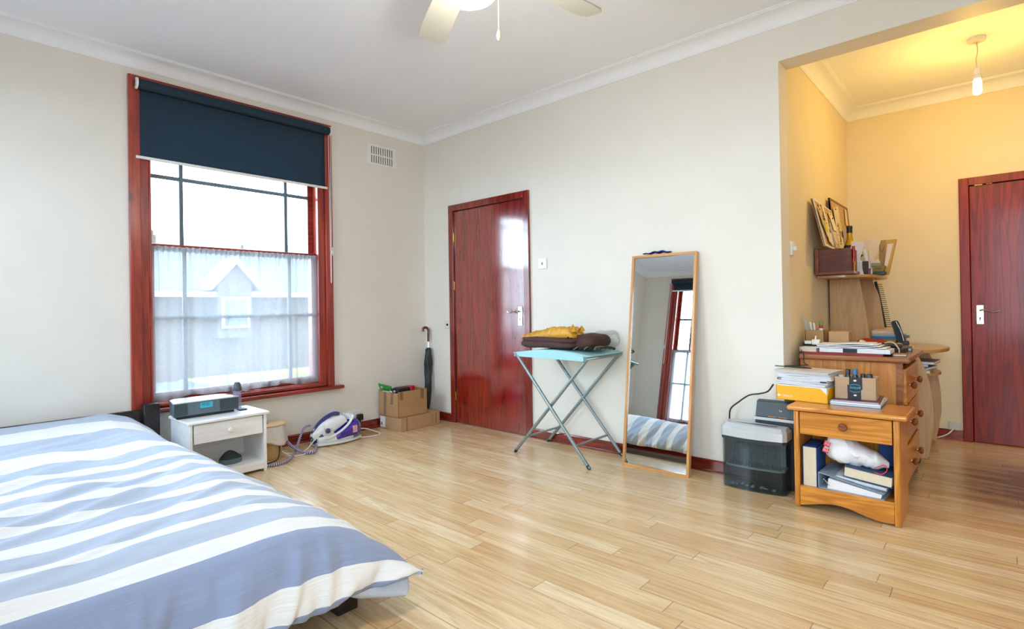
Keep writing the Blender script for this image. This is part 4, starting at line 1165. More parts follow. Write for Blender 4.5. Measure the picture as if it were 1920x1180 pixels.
c = thing('book', 'upright thick blue book with cream page edges at the left of the pine shelf', 'book', (3.441, -.285, .113))
b = M(); b.box((0, 0, 0), (.003, .19, .205)); b.box((.063, 0, 0), (.066, .19, .205)); b.box((0, 0, .202), (.066, .19, .205)); obj('cover', b, BLUEC, c)
b = M(); b.box((.003, .001, 0), (.063, .186, .202)); obj('pages', b, PAGES, c)
c = thing('ring_binder', 'pale grey ring binder lying open edged at the bottom of the pine shelf', 'binder', (3.512, -.285, .113), R(-3))
b = M(); b.box((0, 0, 0), (.285, .26, .003)); b.prism([(0, .0), (.003, .0), (.003, .075), (.0, .08)], 0, .26, 'y'); b.prism([(0, .078), (.285, .028), (.285, .031), (0, .081)], 0, .26, 'y'); obj('cover', b, GREYB, c)
b = M(); b.prism([(.04, .004), (.27, .004), (.275, .024), (.045, .055)], .006, .25, 'y'); obj('paper_sheets', b, PAPER, c)
b = M(); b.tube([(.012, .02, .02), (.025, .0, .05), (.05, .0, .02)], .002); obj('binder_ring', b, CHROME, c)
book('plastic_folder', 'white wallet folder between the binder and the thick navy book', 'folder', (.22, .22, .016), (3.585, -.265, .172), (0, R(6), 0), mat('white_card_cover', '#d8dde2', .5), PAPER)
book('hardback_book', 'thick navy hardback book lying under the white carrier bag', 'book', (.205, .20, .052), (3.625, -.292, .196), (0, R(5), R(-3)), NAVYB, spine='y')
# carrier bag
c = thing('carrier_bag', 'white paper carrier bag with red squares stuffed into the pine nightstand shelf', 'bag', (3.665, -.20, .30), 0)
BAGM = mat('white_bag_paper', '#e6e6ea', .45, noise_amt=.02)
def bagF(u, v):
    th = 2 * math.pi * v; ph = -1.0 + 2.0 * u
    w = interp(u, [0, .08, .5, .85, 1], [.040, .060, .070, .050, .010]); h = interp(u, [0, .08, .45, .8, 1], [.050, .066, .060, .040, .012])
    x = -.135 + .275 * u; z = interp(u, [0, .5, 1], [.008, -.004, .002]) + h * math.copysign(abs(math.sin(th)) ** .75, math.sin(th)) 
    y = w * math.copysign(abs(math.cos(th)) ** .8, math.cos(th))
    q = Vector((x * 9, y * 9, z * 9)); n1 = noise.noise(q * 1.4) * .020 * math.sin(math.pi * min(1, u * 1.2 + .05)); n2 = abs(noise.noise(q * 2.6)) * .016
    return (x + n2, y + n1, z + n1 - n2)
b = M(); b.grid(bagF, 44, 36); b.v = [tuple(Matrix.Rotation(R(14), 4, 'Y') @ Vector(q)) for q in b.v]; obj('bag_paper', b, BAGM, c, smooth=22)
RSQ = mat('vivid_red_print', '#c8202c', .5)
for z, s1, s2 in ((.030, '\u30e6\u30cb', '\u30af\u30ed'), (-.002, 'UNI', 'QLO')):
    T = (-.112 + (z - .03) * .2, -.074, z + .012)
    lg = M(); lg.cbox((0, 0, 0), (.030, .0012, .026)); q = obj('red_square', lg, RSQ, c); q.location = T; q.rotation_euler = (R(-8), R(14), R(-14))
    text('lettering', s1 + '\n' + s2, .0125, PAPER, q, (0, -.0009, -.0005 + .0055), (R(90), 0, 0))
b = M(); b.tube([(3.76, -.30, .262), (3.80, -.305, .285), (3.81, -.30, .262), (3.79, -.305, .240), (3.76, -.305, .242)], .0022, res=8)
tag(obj('pink_cord', b, mat('pink_cord', '#d0304c', .5)), 'pink cord handle drooping from the carrier bag over the navy book', 'cord')
c = thing('blue_folder', 'bright blue folder standing at the back right of the pine shelf', 'folder', (3.745, -.06, .28))
b = M(); b.box((0, 0, -.166), (.085, .004, .10)); b.box((0, .006, -.166), (.085, .010, .098)); obj('cover', b, BLUEC, c)

# on the nightstand
YEL = mat('bright_yellow_card', '#f0b010', .4, noise_amt=.02, coat=.2)
c = thing('paper_box', 'bright yellow copier paper box with torn corner on the pine nightstand', 'box', (3.281, -.160, .532), R(-6))
b = M(); b.box((0, 0, 0), (.262, .24, .003)); b.box((0, 0, 0), (.004, .24, .078)); b.box((.258, .03, 0), (.262, .24, .078)); b.box((0, .236, 0), (.262, .24, .078))
b.prism([(0, 0), (.262, 0), (.262, .040), (.225, .078), (0, .078)], 0, .004, 'y'); b.prism([(0, 0), (.035, 0), (.035, .078), (.0, .045)], .258, .262, 'x')
obj('box_shell', b, YEL, c)
b = M(); b.box((.005, .005, .003), (.257, .235, .082)); obj('paper_ream', b, PAPER, c)
text('logo', 'VIKING', .016, PAPER, c, (.062, -.0006, .022), (R(90), 0, 0))
b = M(); b.prism([(.010, .016), (.020, .018), (.028, .028), (.017, .026), (.014, .034), (.009, .026)], -.0008, .001, 'y'); obj('logo_mark', b, PAPER, c)
rnd = random.Random(4)
z = .616; k = 0
lab = ['lowest white document wallet in the pile on the yellow box', 'second lowest curled white document bundle in the pile on the yellow box', 'black clipped white papers low in the pile on the yellow box', 'middle bundle of white papers in the pile on the yellow box', 'upper bundle of curled white papers in the pile on the yellow box', 'topmost off white folder of papers on the pile above the yellow box']
for th, w, d, dx, rot in ((.012, .245, .235, .00, -8), (.010, .262, .235, -.012, -4), (.014, .25, .24, -.002, -7), (.014, .27, .235, -.004, -5), (.013, .27, .24, -.014, -3), (.013, .275, .24, -.02, -6)):
    t = thing('document_bundle', lab[k], 'papers', (3.288 + dx, -.140, z), R(rot), 'bundles of white papers piled on the yellow box')
    up = .014 if k in (3, 4, 5) else .004
    def F(u, v, top): 
        cz = up * max(0, 1 - u * 5) * (1 if v < .5 else .4) + .003 * math.sin(u * 7 + k)
        return cz
    nl = 4
    b = M()
    for j in range(nl):
        zz = th * j / nl; o_ = rnd.uniform(-.005, .005); o2 = rnd.uniform(-.004, .004)
        b.grid(lambda u, v: (o_ + u * w, o2 + v * d, zz + .0012 + F(u, v, 0) * .35), 14, 6)
    obj('sheets', b, PAPER if k != 5 else mat('off_white_folder', '#d5d3d1', .6), t, solid=th / nl * .72, smooth=0)
    if k in (2,):
        b = M(); b.box((-.004, .0, .002), (.018, .02, .012)); b.box((.22, -.004, .002), (.25, .012, .008)); obj('binder_clip', b, BLACK, t)
    z += th; k += 1
b = M(); b.tube([(3.40, .03, .710), (3.34, .0, .706), (3.29, -.02, .704), (3.33, -.05, .705), (3.40, -.05, .704), (3.44, -.07, .704), (3.40, -.09, .704), (3.33, -.07, .705), (3.25, -.06, .706)], .0028, res=8)
b.tube([(3.40, .03, .710), (3.37, .07, .72), (3.36, .105, .76), (3.345, .115, .79)], .0028)
tag(obj('charger_cable', b, BLACK), 'thin black cable coiled on top of the white paper pile', 'cable')
# magazines
k = 0
for (w, d, h, m_, dx, rot, la) in ((.228, .27, .010, mat('teal_cover', '#2f8fb0', .4), 0, 2, 'teal blue magazine at the bottom of the pile under the brown bottle box'), (.224, .27, .009, PAPER, .002, 1, 'white magazine in the middle of the pile under the brown bottle box'), (.215, .26, .007, mat('plum_cover', '#77506e', .4, noise_amt=.3, nscale=20), .006, 4, 'plum covered magazine on top of the pile under the brown bottle box')):
    book('magazine', la, 'magazine', (w, d, h), (3.548 + dx, -.185, .532 + (0, .0105, .020)[k]), R(rot), m_, PAPER, th=.0012, spine='x', group='magazines under the bottle box'); k += 1
# bottle box
c = thing('delivery_box', 'small brown card box with black and blue tape holding little bottles', 'box', (3.565, -.135, .5605), R(3))
b = M(); w, d, h = .185, .115, .115
b.box((0, 0, 0), (w, d, .003)); b.box((0, 0, 0), (w, .003, h)); b.box((0, d - .003, 0), (w, d, h)); b.box((0, 0, 0), (.003, d, h)); b.box((w - .003, 0, 0), (w, d, h - .004)); obj('carton', b, mat('sandy_cardboard', '#b89a7a', .75), c)
b = M(); b.prism([(.060, -.0), (.118, 0), (.118, .052), (.124, .052), (.124, .1155), (.066, .1155), (.066, .075), (.058, .075), (.058, 0)], -.0012, .0005, 'y'); tp = obj('black_tape', b, mat('black_tape', '#22282d', .35), c)
text('tape_lettering', 'prime', .021, mat('sky_blue_print', '#42b6d8', .5), tp, (.092, -.0016, .060), (R(90), R(180), 0))
b = M()
for z_, sg in ((.073, 1), (.044, -1)):
    b.tube([(.068 + .046 * q / 10, -.0016, z_ + sg * .006 * math.sin(math.pi * q / 10)) for q in range(11)], .0013, n=6, res=1)
obj('tape_smile', b, MC['sky_blue_print'], tp)
for z_ in (.098, .022):
    b = M(); b.ball((.092, -.0015, z_), .006, (1.2, .15, .8), n=12); obj('tape_badge', b, PAPER, tp)
cols = [('silver_cap', '#aab0b2', 'flat silver lidded bottle at the left of the bottle box'), ('black_cap_a', '#1a1c22', 'tall black capped bottle second from the left in the bottle box'), ('blue_cap', '#2c6c9f', 'blue capped bottle in the middle of the bottle box'), ('black_cap_b', '#20232c', 'black capped bottle right of the blue one in the bottle box'), ('black_cap_c', '#26282b', 'low black capped bottle at the right end of the bottle box')]
for k, (x, y, hh, r0) in enumerate(((.026, .03, .118, .016), (.052, .055, .147, .014), (.086, .05, .150, .014), (.118, .07, .125, .014), (.150, .05, .128, .017))):
    t = thing('small_bottle', cols[k][2], 'bottle', (3.565 + x, -.135 + y, .5645), 0, 'bottles in the card box')
    b = M(); b.lathe([(r0, 0), (r0, hh - .04), (r0 * .7, hh - .03), (r0 * .7, hh - .025)], n=18); obj('bottle_body', b, mat('dark_liquid', '#2a2724', .2), t)
    b = M(); b.lathe([(r0 * .85, hh - .028), (r0 * .85, hh - .004), (r0 * .7, hh), (.00001, hh)], n=18); obj('cap', b, mat(cols[k][0], cols[k][1], .35), t)

# ------------------------------------------------------------------ pine chest of drawers
ch = thing('chest_of_drawers', 'knotty pine chest of drawers seen from its plank side behind the nightstand', 'chest of drawers', (3.33, .15, 0))
b = M(); b.box((0, -.03, .735), (.535, .665, .765)); obj('top', b, PINEB, ch, bevel=.009, seg=3)
for y in (0, .622):
    b = M()
    for k in range(4): b.box((.004 + k * .118, y, .0), (.119 + k * .118, y + .016, .735))
    b.box((0, y + .003, .0), (.47, y + .013, .735)); obj('plank_side', b, PINEP, ch, bevel=.0025)
for y in (-.002, .610):
    b = M(); b.box((.470, y, 0), (.500, y + .03, .735)); obj('corner_post', b, PINEB, ch, bevel=.002)
b = M(); b.box((.0, .016, .03), (.01, .622, .735)); obj('back_panel', b, PINEP, ch)
for z in (.175, .395, .60):
    hgt = .20
    b = M(); b.box((.478, .032, z - .095), (.512, .606, z + .100)); d = obj('drawer', b, PINEY, ch, bevel=.004)
    for y in (.17, .47):
        b = M(); b.lathe([(.009, 0), (.008, .006), (.019, .014), (.022, .023), (.016, .031), (.00001, .034)], (.512, y, z), (1, 0, 0)); obj('knob', b, KNOB, d)

# things on the chest
RB = mat('red_folder_card', '#a3242c', .45)
book('folder', 'thin red folder under the white binders on the chest', 'folder', (.40, .17, .010), (3.345, .16, .766), 0, RB, RB, th=.002)
BW = mat('white_binder_board', '#dfe0e4', .45)
c = thing('ring_binder', 'white lever binder with black band lying on the pine chest', 'binder', (3.43, .165, .777))
b = M(); b.box((0, 0, 0), (.345, .165, .024)); obj('binder_shell', b, BW, c, bevel=.002)
b = M(); b.box((.12, -.001, .002), (.19, .02, .025)); b.box((-.001, -.0015, -.0008), (.346, .165, .0012)); obj('black_band', b, BLACK, c)
c = thing('paper_stack', 'loose stack of white papers fanned on top of the white binder', 'papers', (3.42, .17, .802))
for j in range(5):
    b = M(); o_ = rnd.uniform(-.01, .01); kk = j
    b.grid(lambda u, v: (o_ + u * (.355 - .02 * kk), v * .155, kk * .0062 + .004 * math.sin(u * 5 + kk) + .012 * max(0, u - .8)), 16, 5); obj('sheets', b, PAPER, c, solid=.0045, smooth=0)
book('paperback', 'small white paperback at the left end of the pine chest top', 'book', (.095, .16, .026), (3.318, .19, .7765), R(-8), BW, PAGES, th=.002)
c = thing('power_strip', 'white plug and adapter on a black power strip on the chest', 'power strip', (3.315, .27, .804))
b = M(); b.box((0, .0, 0), (.10, .045, .022)); obj('strip_body', b, BLACK, c, bevel=.004)
b = M(); b.box((.012, -.004, .012), (.05, .03, .030)); obj('white_label_block', b, WHITE, c, bevel=.002)
b = M(); b.box((.052, -.012, .008), (.095, .03, .040)); obj('adapter', b, WHITE, c, bevel=.006)
b = M(); b.tube([(3.395, .262, .815), (3.41, .235, .80), (3.43, .20, .80)], .003); b.tube([(3.385, .275, .842), (3.387, .28, .865)], .004)
tag(obj('adapter_cable', b, WHITE), 'short white cable hanging from the adapter on the chest', 'cable')
c = thing('document_case', 'flat black case under the small cardboard boxes on the chest', 'case', (3.312, .335, .766))
b = M(); b.box((0, 0, 0), (.26, .16, .050)); obj('case_shell', b, BLACK, c, bevel=.006)
c = thing('cardboard_box', 'small tan cardboard box full of pens on the chest by the alcove wall', 'box', (3.313, .345, .817))
b = M(); b.box((0, 0, 0), (.105, .12, .003)); b.box((0, 0, 0), (.105, .003, .080)); b.box((0, .117, 0), (.105, .12, .080)); b.box((0, 0, 0), (.003, .12, .080)); b.box((.102, 0, 0), (.105, .12, .08)); obj('carton', b, CARD, c)
c = thing('cardboard_box', 'small closed pale cardboard box right of the pen box on the chest', 'box', (3.443, .345, .817), R(2))
b = M(); b.box((0, 0, 0), (.105, .11, .073)); obj('carton', b, CARD2, c, bevel=.002)
c = thing('card', 'grey postcard standing at the left in the pen box', 'card', (3.328, .36, .821), (0, R(-12), 0))
b = M(); b.prism([(0, 0), (.03, 0), (.016, .15), (0, .16)], 0, .001, 'y'); obj('card_face', b, mat('grey_card', '#a5a5a3', .6), c)
for k, x in enumerate((.036, .048)):
    t = thing('pen', ('white marker pen leaning left in the pen box', 'white marker pen leaning beside the green glue stick')[k], 'pen', (3.313 + x, .39, .822), (0, R(-8 + 4 * k), 0))
    b = M(); b.cyl((0, 0, 0), (0, 0, .125 - .006 * k), .006, n=12); obj('barrel', b, PAPER, t)
t = thing('glue_stick', 'glue stick with green cap and red band in the pen box', 'glue stick', (3.39, .40, .822))
b = M(); b.cyl((0, 0, 0), (0, 0, .085), .011, n=16); obj('tube', b, PAPER, t)
b = M(); b.cyl((0, 0, .085), (0, 0, .105), .0115, n=16); obj('red_band', b, mat('bright_red', '#c02030', .4), t)
b = M(); b.cyl((0, 0, .105), (0, 0, .125), .012, n=16); obj('green_cap', b, mat('grass_green', '#5a9a3c', .4), t)
c = thing('red_pouch', 'crumpled red cloth pouch behind the small boxes on the chest', 'pouch', (3.62, .56, .79))
b = M(); pill(b, -.07, .09, -.06, .08, -.024, .045, seed=12, amp=.014); obj('pouch_cloth', b, mat('dark_red_cloth', '#8c1f22', .8), c, smooth=80)
c = thing('tape_dispenser', 'cream tape dispenser beside the red pouch on the chest', 'tape dispenser', (3.565, .37, .766), R(10))
b = M(); b.prism([(0, 0), (.075, 0), (.075, .03), (.052, .075), (.036, .075), (.02, .03), (0, .03)], 0, .03, 'y'); b.prism([(.060, .03), (.075, .03), (.062, .07), (.052, .07)], .035, .045, 'y'); obj('dispenser_body', b, mat('cream_plastic2', '#d4c79c', .4), c, bevel=.003)
c = thing('desk_gadget', 'glossy black desk gadget in the middle of the chest top', 'desk gadget', (3.68, .42, .766), R(-5))
b = M(); b.box((0, 0, 0), (.13, .12, .030)); obj('base', b, BLACK, c, bevel=.008); b = M(); pill(b, .01, .11, .01, .10, .024, .058, seed=3, amp=.001); obj('dome', b, mat('gloss_black', '#0f1114', .12, coat=1), c, smooth=80)
b = M(); b.tube([(3.72, .40, .826), (3.76, .38, .832), (3.79, .36, .80), (3.795, .35, .772)], .0035); tag(obj('cream_cord', b, mat('cream_cord', '#c9b89c', .6)), 'cream cord draped over the black gadget on the chest', 'cord')
book('notebook', 'brown wallet at the front corner of the chest top', 'wallet', (.065, .09, .014), (3.782, .19, .766), R(8), mat('tan_leather', '#8b5d43', .5), PAGES)
book('desk_diary', 'black and grey desk diary near the desk end of the chest', 'diary', (.13, .17, .022), (3.70, .585, .766), R(4), BLACK, mat('silver_page', '#a9adb2', .4), th=.004)

# ------------------------------------------------------------------ computer desk with hutch
dk = thing('computer_desk', 'beech laminate computer desk with curved side panels in the alcove corner', 'desk', (3.285, 1.0, 0))
def curve_panel(pts, y, t_=.018):
    b = M(); b.prism(pts, y, y + t_, 'y'); return b
def smooth_pts(P_, n=5):
    out = []
    for i in range(len(P_) - 1):
        a = P_[max(i - 1, 0)]; b_, c_ = P_[i], P_[i + 1]; d_ = P_[min(i + 2, len(P_) - 1)]
        for k in range(n):
            u = k / n
            out.append(tuple(.5 * ((2 * b_[j]) + (-a[j] + c_[j]) * u + (2 * a[j] - 5 * b_[j] + 4 * c_[j] - d_[j]) * u * u + (-a[j] + 3 * b_[j] - 3 * c_[j] + d_[j]) * u ** 3) for j in (0, 1)))
    out.append(P_[-1]); return out
side = [(.02, .04)] + smooth_pts([(.578, .04), (.600, .16), (.613, .28), (.606, .45), (.578, .60), (.530, .722)]) + [(.02, .722)]
for y in (.0, .62):
    obj('side_panel', curve_panel(side, y), BEECH, dk, bevel=.002)
dt = [(.005, -.05)] + [(.40 + .28 * math.cos(-math.pi / 2 + math.pi * k / 24), .36 + .41 * math.sin(-math.pi / 2 + math.pi * k / 24)) for k in range(25)] + [(.005, .77)]
b = M(); b.prism(dt, .722, .745, 'z'); obj('desktop', b, BEECHX, dk, bevel=.004)
kb = [(.06, .02)] + [(.36 + .275 * math.cos(-math.pi / 2 + math.pi * k / 20), .33 + .29 * math.sin(-math.pi / 2 + math.pi * k / 20)) for k in range(21)] + [(.06, .62)]
b = M(); b.prism(kb, .560, .580, 'z'); obj('lower_shelf', b, BEECHX, dk, bevel=.003)
hs_ = lambda top, bot: [(.008, .745)] + smooth_pts([(bot, .745), (bot - .010, .85), (bot - .028, 1.0), (bot - .045, 1.12), (top, 1.235)]) + [(.008, 1.235)]
obj('hutch_panel', curve_panel(hs_(.195, .258), .13), BEECH, dk, bevel=.002)
obj('hutch_panel', curve_panel(hs_(.205, .290), .60), BEECH, dk, bevel=.002)
b = M(); b.box((.004, .148, .90), (.012, .60, 1.235)); obj('hutch_back', b, BEECH, dk)
tp_ = [(-.002, -.20), (.14, -.20)] + [(.17 + .165 * math.cos(-math.pi / 2 + math.pi * k / 20), .28 + .47 * math.sin(-math.pi / 2 + math.pi * k / 20)) for k in range(21)] + [(-.002, .75)]
b = M(); b.prism(tp_, 1.235, 1.254, 'z'); obj('top_shelf', b, BEECHX, dk, bevel=.003)
for y in (.009, .629):
    for x in (.12, .52):
        b = M(); b.cyl((x, y - .012, .02), (x, y + .012, .02), .020); b.box((x - .012, y - .008, .02), (x + .012, y + .008, .042)); obj('castor', b, BLACK, dk)
b = M(); pts = [(3.545 + .03 * math.sin(k / 24 * 1.6), 0, 1.215 - .36 * k / 24) for k in range(25)]
c = thing('disc_rack', 'black curved rack with a row of wire prongs on the hutch side', 'rack', (0, 0, 0))
b = M()
b.tube([(3.505 + .058 * (k / 12) ** .9, 1.652, 1.225 - .36 * k / 12) for k in range(13)], .010, n=8, res=1); obj('spine', b, BLACK, c)
for k in range(22):
    t_ = k / 21; x = 3.505 + .058 * t_ ** .9; z = 1.205 - .33 * t_
    b = M(); b.cyl((x, 1.652, z), (x + .042, 1.66, z - .004), .0028, n=6); obj('prong', b, mat('dark_wire', '#3a3630', .5), c)

# on the desk
c = thing('cardboard_box', 'shallow tan card box under the blue folders on the desk', 'box', (3.56, 1.17, .7455))
b = M(); b.box((0, 0, 0), (.16, .24, .06)); obj('carton', b, CARD, c, bevel=.002)
z = .806
for k, (h_, w_, m_, la) in enumerate(((.016, .185, mat('mid_blue_board', '#2e78a8', .4), 'mid blue folder at the bottom of the pile between the hutch panels'), (.010, .175, mat('pale_blue_board', '#8fb4cc', .4), 'pale blue folder above the mid blue one on the desk'), (.010, .165, mat('pinkish_board', '#cdb4a4', .6), 'pinkish envelope in the pile on the desk'), (.018, .150, mat('buff_board', '#d8c2ae', .6), 'buff folder topmost in the pile between the hutch panels'))):
    book('folder', la, 'folder', (w_ - .005 * k, .26, h_), (3.545, 1.16, z), R(-3 + 2 * k), m_, m_, th=.002, group='folders piled on the desk'); z += h_ + .0008
book('magazine', 'grey glossy brochure under the phone cradle on the desk', 'magazine', (.19, .22, .008), (3.60, .955, .7465), R(14), mat('grey_gloss', '#a9b0b8', .25), PAPER, th=.001)
book('magazine', 'dark covered magazine under the grey brochure edge on the desk', 'magazine', (.10, .18, .008), (3.50, .955, .7465), R(-8), mat('dark_gloss', '#3a3f46', .3), PAPER, th=.001)
c = thing('phone_cradle', 'silver phone cradle on the desk', 'phone base', (3.715, 1.12, .7465), R(14))
b = M(); b.prism([(-.07, -.06), (.07, -.06), (.07, .07), (-.07, .07)], 0, .020, 'z'); obj('cradle_base', b, SIL, c, bevel=.008)
b = M(); b.box((-.02, -.01, .02), (.05, .04, .05)); obj('cup', b, BLACK, c, bevel=.006)
c = thing('cordless_phone', 'black cordless handset with silver edge standing in its cradle', 'phone', (3.725, 1.13, .785), (0, R(-16), R(10)))
b = M(); hull(b, -.018, .018, lambda t: .022, lambda t: 0, lambda t: .155, n=6, m=24, p=5); obj('handset', b, mat('satin_black', '#121317', .5, spec=.3), c, smooth=60)
b = M(); b.tube([(.010, -.02, .01), (.014, -.021, .08), (.006, -.02, .15)], .0035); obj('silver_edge', b, CHROME, c)
z = .581
for k, (m_, w_, ro, la) in enumerate(((PAPER, .22, 4, 'white papers lowest on the shelf below the desktop'), (mat('green_grey_leaflet', '#7f9a98', .5), .20, -10, 'green grey leaflets on the shelf below the desktop'), (mat('lilac_sheet', '#b4adc6', .6), .21, 9, 'lilac sheet on the papers below the desktop'), (mat('grey_envelope', '#a8a2a4', .6), .24, -4, 'grey envelope topmost below the desktop, poking out'))):
    book('papers', la, 'papers', (w_, .26, .018), (3.655, 1.12 + .02 * k, z), R(ro), m_, PAPER, th=.002, group='papers on the lower desk shelf'); z += .019

# hutch top: wooden box, boards, bottle, cards
c = thing('wooden_box', 'reddish brown wooden drawer box resting on the end of the hutch top', 'box', (3.291, .72, 1.2555))
MB_ = wood('dull_red_brown_wood', '#6d3326', '#532318', 0, 1, rough=.45, coat=.1); MB2 = wood('orange_brown_edge_wood', '#8a4a26', '#6f3618', 0, 1, rough=.4)
b = M(); b.box((.022, .012, .018), (.205, .022, .172)); obj('front_board', b, MB_, c, bevel=.001)
b = M(); b.box((0, 0, 0), (.022, .20, .178)); obj('end_board', b, MB2, c, bevel=.002)
b = M(); b.box((.022, 0, 0), (.228, .20, .018)); obj('bottom_board', b, MB2, c, bevel=.002)
b = M(); b.box((.205, .015, .018), (.213, .20, .165)); b.box((.022, .19, .018), (.205, .20, .172)); obj('inner_board', b, MB_, c, bevel=.001)
CORK = mat('cork_with_print', '#c3a070', .85, noise_amt=.15, nscale=60)


def pinboard(name, label, loc, rot, w, h, framem, notes, seed, ft=.016):
    t = thing(name, label, 'noticeboard', loc, rot)
    b = M(); b.box((0, 0, 0), (.012, w, h)); obj('board', b, CORK, t)
    b = M(); f = .014
    b.box((0, 0, 0), (ft, w, f)); b.box((0, 0, h - f), (ft, w, h)); b.box((0, 0, f), (ft, f, h - f)); b.box((0, w - f, f), (ft, w, h - f)); obj('frame', b, framem, t, bevel=.001)
    rr = random.Random(seed)
    pal = ['#e2d4b4', '#e8dcc0', '#d8c7a0', '#a79bb8', '#e0c860', '#c9b48c', '#dccfb0', '#8f7f62']
    for k in range(notes):
        cw, chh = rr.uniform(.05, .12), rr.uniform(.07, .16); y = rr.uniform(.015, w - cw - .015); z = rr.uniform(.02, h - chh - .01)
        q = pal[rr.randrange(len(pal))]; an = rr.uniform(-12, 12)
        T = Matrix.Translation((.013 + .0009 * k, y + cw / 2, z + chh / 2)) @ Matrix.Rotation(R(an), 4, 'X')
        b = M(); b.cbox((0, 0, 0), (.0007, cw, chh), T); nt = obj('note', b, mat('note' + q, q, .8, noise_amt=.06, nscale=70), t)
        if k % 2 == 0:
            b = M(); b.ball((.016 + .0009 * k, y + cw / 2, z + chh - .012), .005, n=8); obj('pin', b, mat('pin%d' % (k % 3), ('#a02020', '#303030', '#c8a020')[k % 3], .4), nt)
    return t


pinboard('noticeboard', 'white edged pinboard crowded with notes leaning over the wooden box', (3.372, .59, 1.436), (R(-3), R(-13), 0), .50, .335, mat('white_board_edge', '#dcdccb', .5), 17, 3)
pinboard('noticeboard', 'brown framed cork pinboard with papers standing behind the dark bottle', (3.345, 1.12, 1.2555), (0, R(-5), 0), .62, .585, mat('brown_frame', '#8a6230', .5), 14, 9)
c = thing('sparkling_wine_bottle', 'dark sparkling wine bottle with gold neck foil and black top on the hutch', 'bottle', (3.425, 1.14, 1.2555))
b = M(); b.lathe([(.040, 0), (.044, .008), (.044, .17), (.038, .215), (.022, .255), (.0175, .275), (.0175, .30)], n=30); obj('glass_body', b, mat('dark_green_glass', '#141b1c', .08, coat=.5), c)
b = M(); b.lathe([(.0445, .165), (.0388, .216), (.036, .225), (.0445, .163)], n=30); b2 = M(); b2.lathe([(.0448, .05), (.0448, .15)], n=30); obj('label', b2, mat('navy_bottle_label', '#1d2440', .4), c)
b = M(); b.lathe([(.036, .222), (.0235, .256), (.019, .275), (.018, .318)], n=28); obj('gold_foil', b, mat('gold_foil', '#c9a032', .3, metal=.7), c)
b = M(); b.lathe([(.0185, .312), (.0185, .345), (.020, .346), (.020, .358), (.017, .364), (.00001, .364)], n=28); obj('black_top', b, BLACK, c)


def slab(name, label, cat, x0, x1, z0, z1, y, th, m, poly=None, rx=0, ry=0, part='face', extra=None):
    t = thing(name, label, cat, (x0, y, z0), (R(rx), R(ry), 0)); b = M()
    if poly: b.prism([((px) * (x1 - x0), pz * (z1 - z0)) for px, pz in poly], 0, th, 'y')
    else: b.box((0, 0, 0), (x1 - x0, th, z1 - z0))
    o = obj(part, b, m, t, bevel=.0006 if th > .01 else 0)
    return t


ZS = 1.2555
slab('greeting_card', 'plain white card standing between the wooden box and the ruled card', 'card', 3.437, 3.535, ZS, 1.500, 1.00, .0015, mat('cool_white_card', '#d9d6de', .6), [(.45, 0), (.95, 0), (.72, .45), (1, .92), (.25, 1), (0, .55)], rx=-6)
t = slab('note_card', 'small ruled white card in front of the tall plain card', 'card', 3.475, 3.520, ZS, 1.355, .985, .0015, PAPER, [(0, 0), (.9, 0), (1, 1), (.15, 1)], rx=-6)
for k in range(9):
    b = M(); b.box((.008, -.0008, .015 + k * .009), (.038, 0, .0165 + k * .009)); obj('ruled_line', b, mat('ink_grey', '#6d7080', .7), t)
t = thing('wrapped_sweets', 'red and gold foil wrapped stick at the right end of the wooden box', 'sweets', (3.512, .765, ZS + .018))
b = M(); b.tube([(0, 0, .0), (.003, 0, .05), (-.002, 0, .10), (.001, 0, .155)], [.008, .009, .008, .009], flat=.8); obj('gold_wrap', b, mat('gold_wrap', '#c08a22', .35, metal=.4), t)
b = M(); b.tube([(-.003, -.004, .06), (.002, -.005, .11), (-.002, -.004, .165)], .009); obj('red_wrap', b, mat('red_foil', '#a02318', .3, metal=.3, noise_amt=.3), t)
t = thing('dried_flower', 'dark brown dried ornament between the cards on the hutch top', 'ornament', (3.492, 1.05, ZS))
b = M()
for k in range(9):
    a = k * .7; b.tube([(0, 0, 0), (.006 * math.cos(a), .006 * math.sin(a), .11), (.026 * math.cos(a), .02 * math.sin(a), .14 + .005 * k)], .0035, n=6)
obj('stems', b, mat('dark_dry_plant', '#3a2a1e', .8), t)
slab('small_box', 'small dark brown box with gold corner beside the ruled card', 'box', 3.520, 3.552, ZS, 1.350, 1.02, .03, mat('dark_brown_card', '#35221c', .5))
slab('envelope', 'large cream envelope standing at an angle behind the hutch cards', 'envelope', 3.480, 3.605, ZS, 1.525, 1.17, .003, mat('cream_envelope', '#dccab0', .7), [(.0, 0), (.62, 0), (.70, .40), (1, .90), (.92, .97), (.22, 1), (0, .8)], rx=-6)
slab('card', 'thin white card leaning left in front of the cream envelope', 'card', 3.515, 3.570, ZS, 1.440, 1.07, .0015, PAPER, [(.55, 0), (1, 0), (.30, 1), (0, .97)], rx=-5)
slab('folded_card', 'folded white invitation in front of the gold bag', 'card', 3.545, 3.590, ZS + .03, 1.425, 1.12, .0015, mat('warm_white_card', '#dacdb8', .7), [(0, 0), (.9, 0), (1, .55), (.55, .6), (.5, 1), (0, 1)], rx=-5)
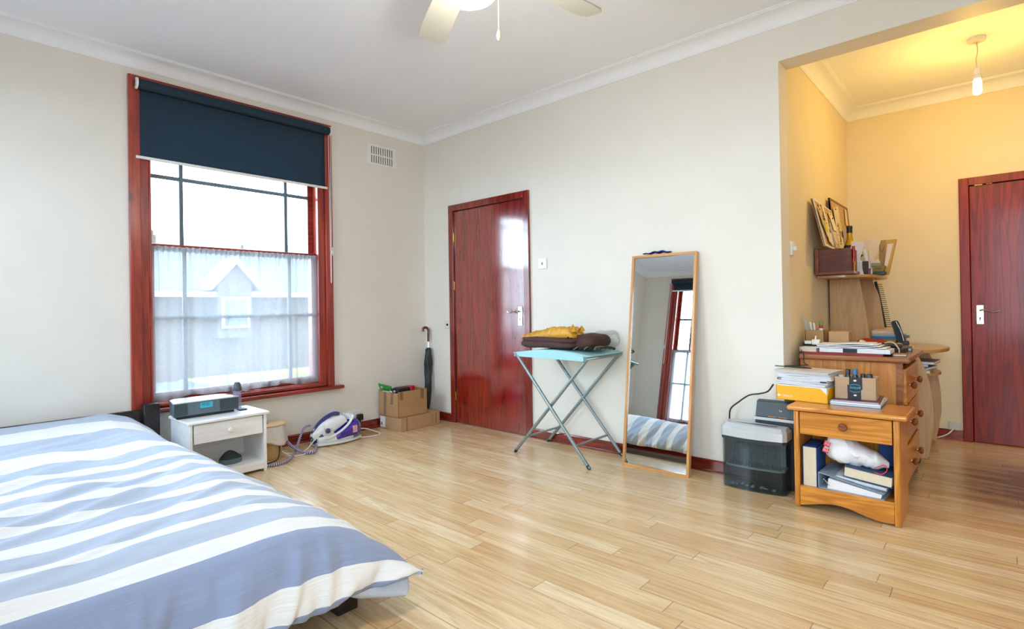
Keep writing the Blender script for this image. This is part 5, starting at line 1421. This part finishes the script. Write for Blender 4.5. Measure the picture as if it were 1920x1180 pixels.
t = slab('gift_bag', 'brown topped gold gift bag behind the olive box', 'bag', 3.585, 3.635, ZS, 1.505, 1.22, .04, mat('gold_paper_bag', '#a8822c', .4, coat=.3), [(0, 0), (.75, 0), (1, 1), (.15, 1)])
b = M(); b.tube([(.010, -.002, .20), (.022, -.004, .165), (.036, -.002, .20)], .0015, n=6); obj('bag_handle', b, mat('brown_string', '#7a5a28', .7), t)
t = slab('gift_bag', 'yellow gold gift bag with long white label at the right end of the hutch top', 'bag', 3.615, 3.700, ZS, 1.500, 1.165, .035, mat('yellow_paper_bag', '#c0902c', .45), [(.12, 0), (.42, 0), (1, 1), (.28, 1)])
b = M(); b.prism([(.012, .055), (.030, .055), (.068, .215), (.034, .215)], -.0015, 0, 'y'); obj('white_label', b, mat('pinkish_label', '#e0cbb8', .6), t)
slab('small_box', 'flat grey box lying on the olive box beside the gold bag', 'box', 3.560, 3.612, ZS + .062, ZS + .082, 1.09, .06, mat('grey_box', '#8d8c80', .5))
slab('crumpled_tissue', 'crumpled cream tissue on top of the flat grey box', 'tissue', 3.583, 3.610, ZS + .083, ZS + .110, 1.10, .03, mat('cream_tissue', '#e3d2b6', .8), [(0, 0), (1, 0), (.8, .6), (.4, 1), (.1, .8)])
t = slab('small_box', 'olive green card box with curly dark lettering on the hutch top', 'box', 3.572, 3.640, ZS + .022, ZS + .060, 1.085, .09, mat('olive_card', '#8a7530', .6), [(0, 0), (.85, 0), (1, 1), (0, 1)])
text('lettering', 'oxo', .024, mat('dark_ink', '#1d1a18', .6), t, (.034, -.0008, .021), (R(90), 0, 0))
slab('small_box', 'dark green box under the olive box at the shelf edge', 'box', 3.565, 3.640, ZS, ZS + .021, 1.085, .09, mat('dark_green_card', '#23402f', .5))
t = slab('small_box', 'purple box with shiny silver end in front on the hutch top', 'box', 3.530, 3.568, ZS, ZS + .045, 1.03, .035, mat('purple_card', '#7d4b78', .4), [(0, 0), (1, 0), (.9, 1), (.2, .85)])
b = M(); b.box((.034, -.001, .002), (.046, .034, .040)); obj('silver_end', b, CHROME, t, bevel=.003)
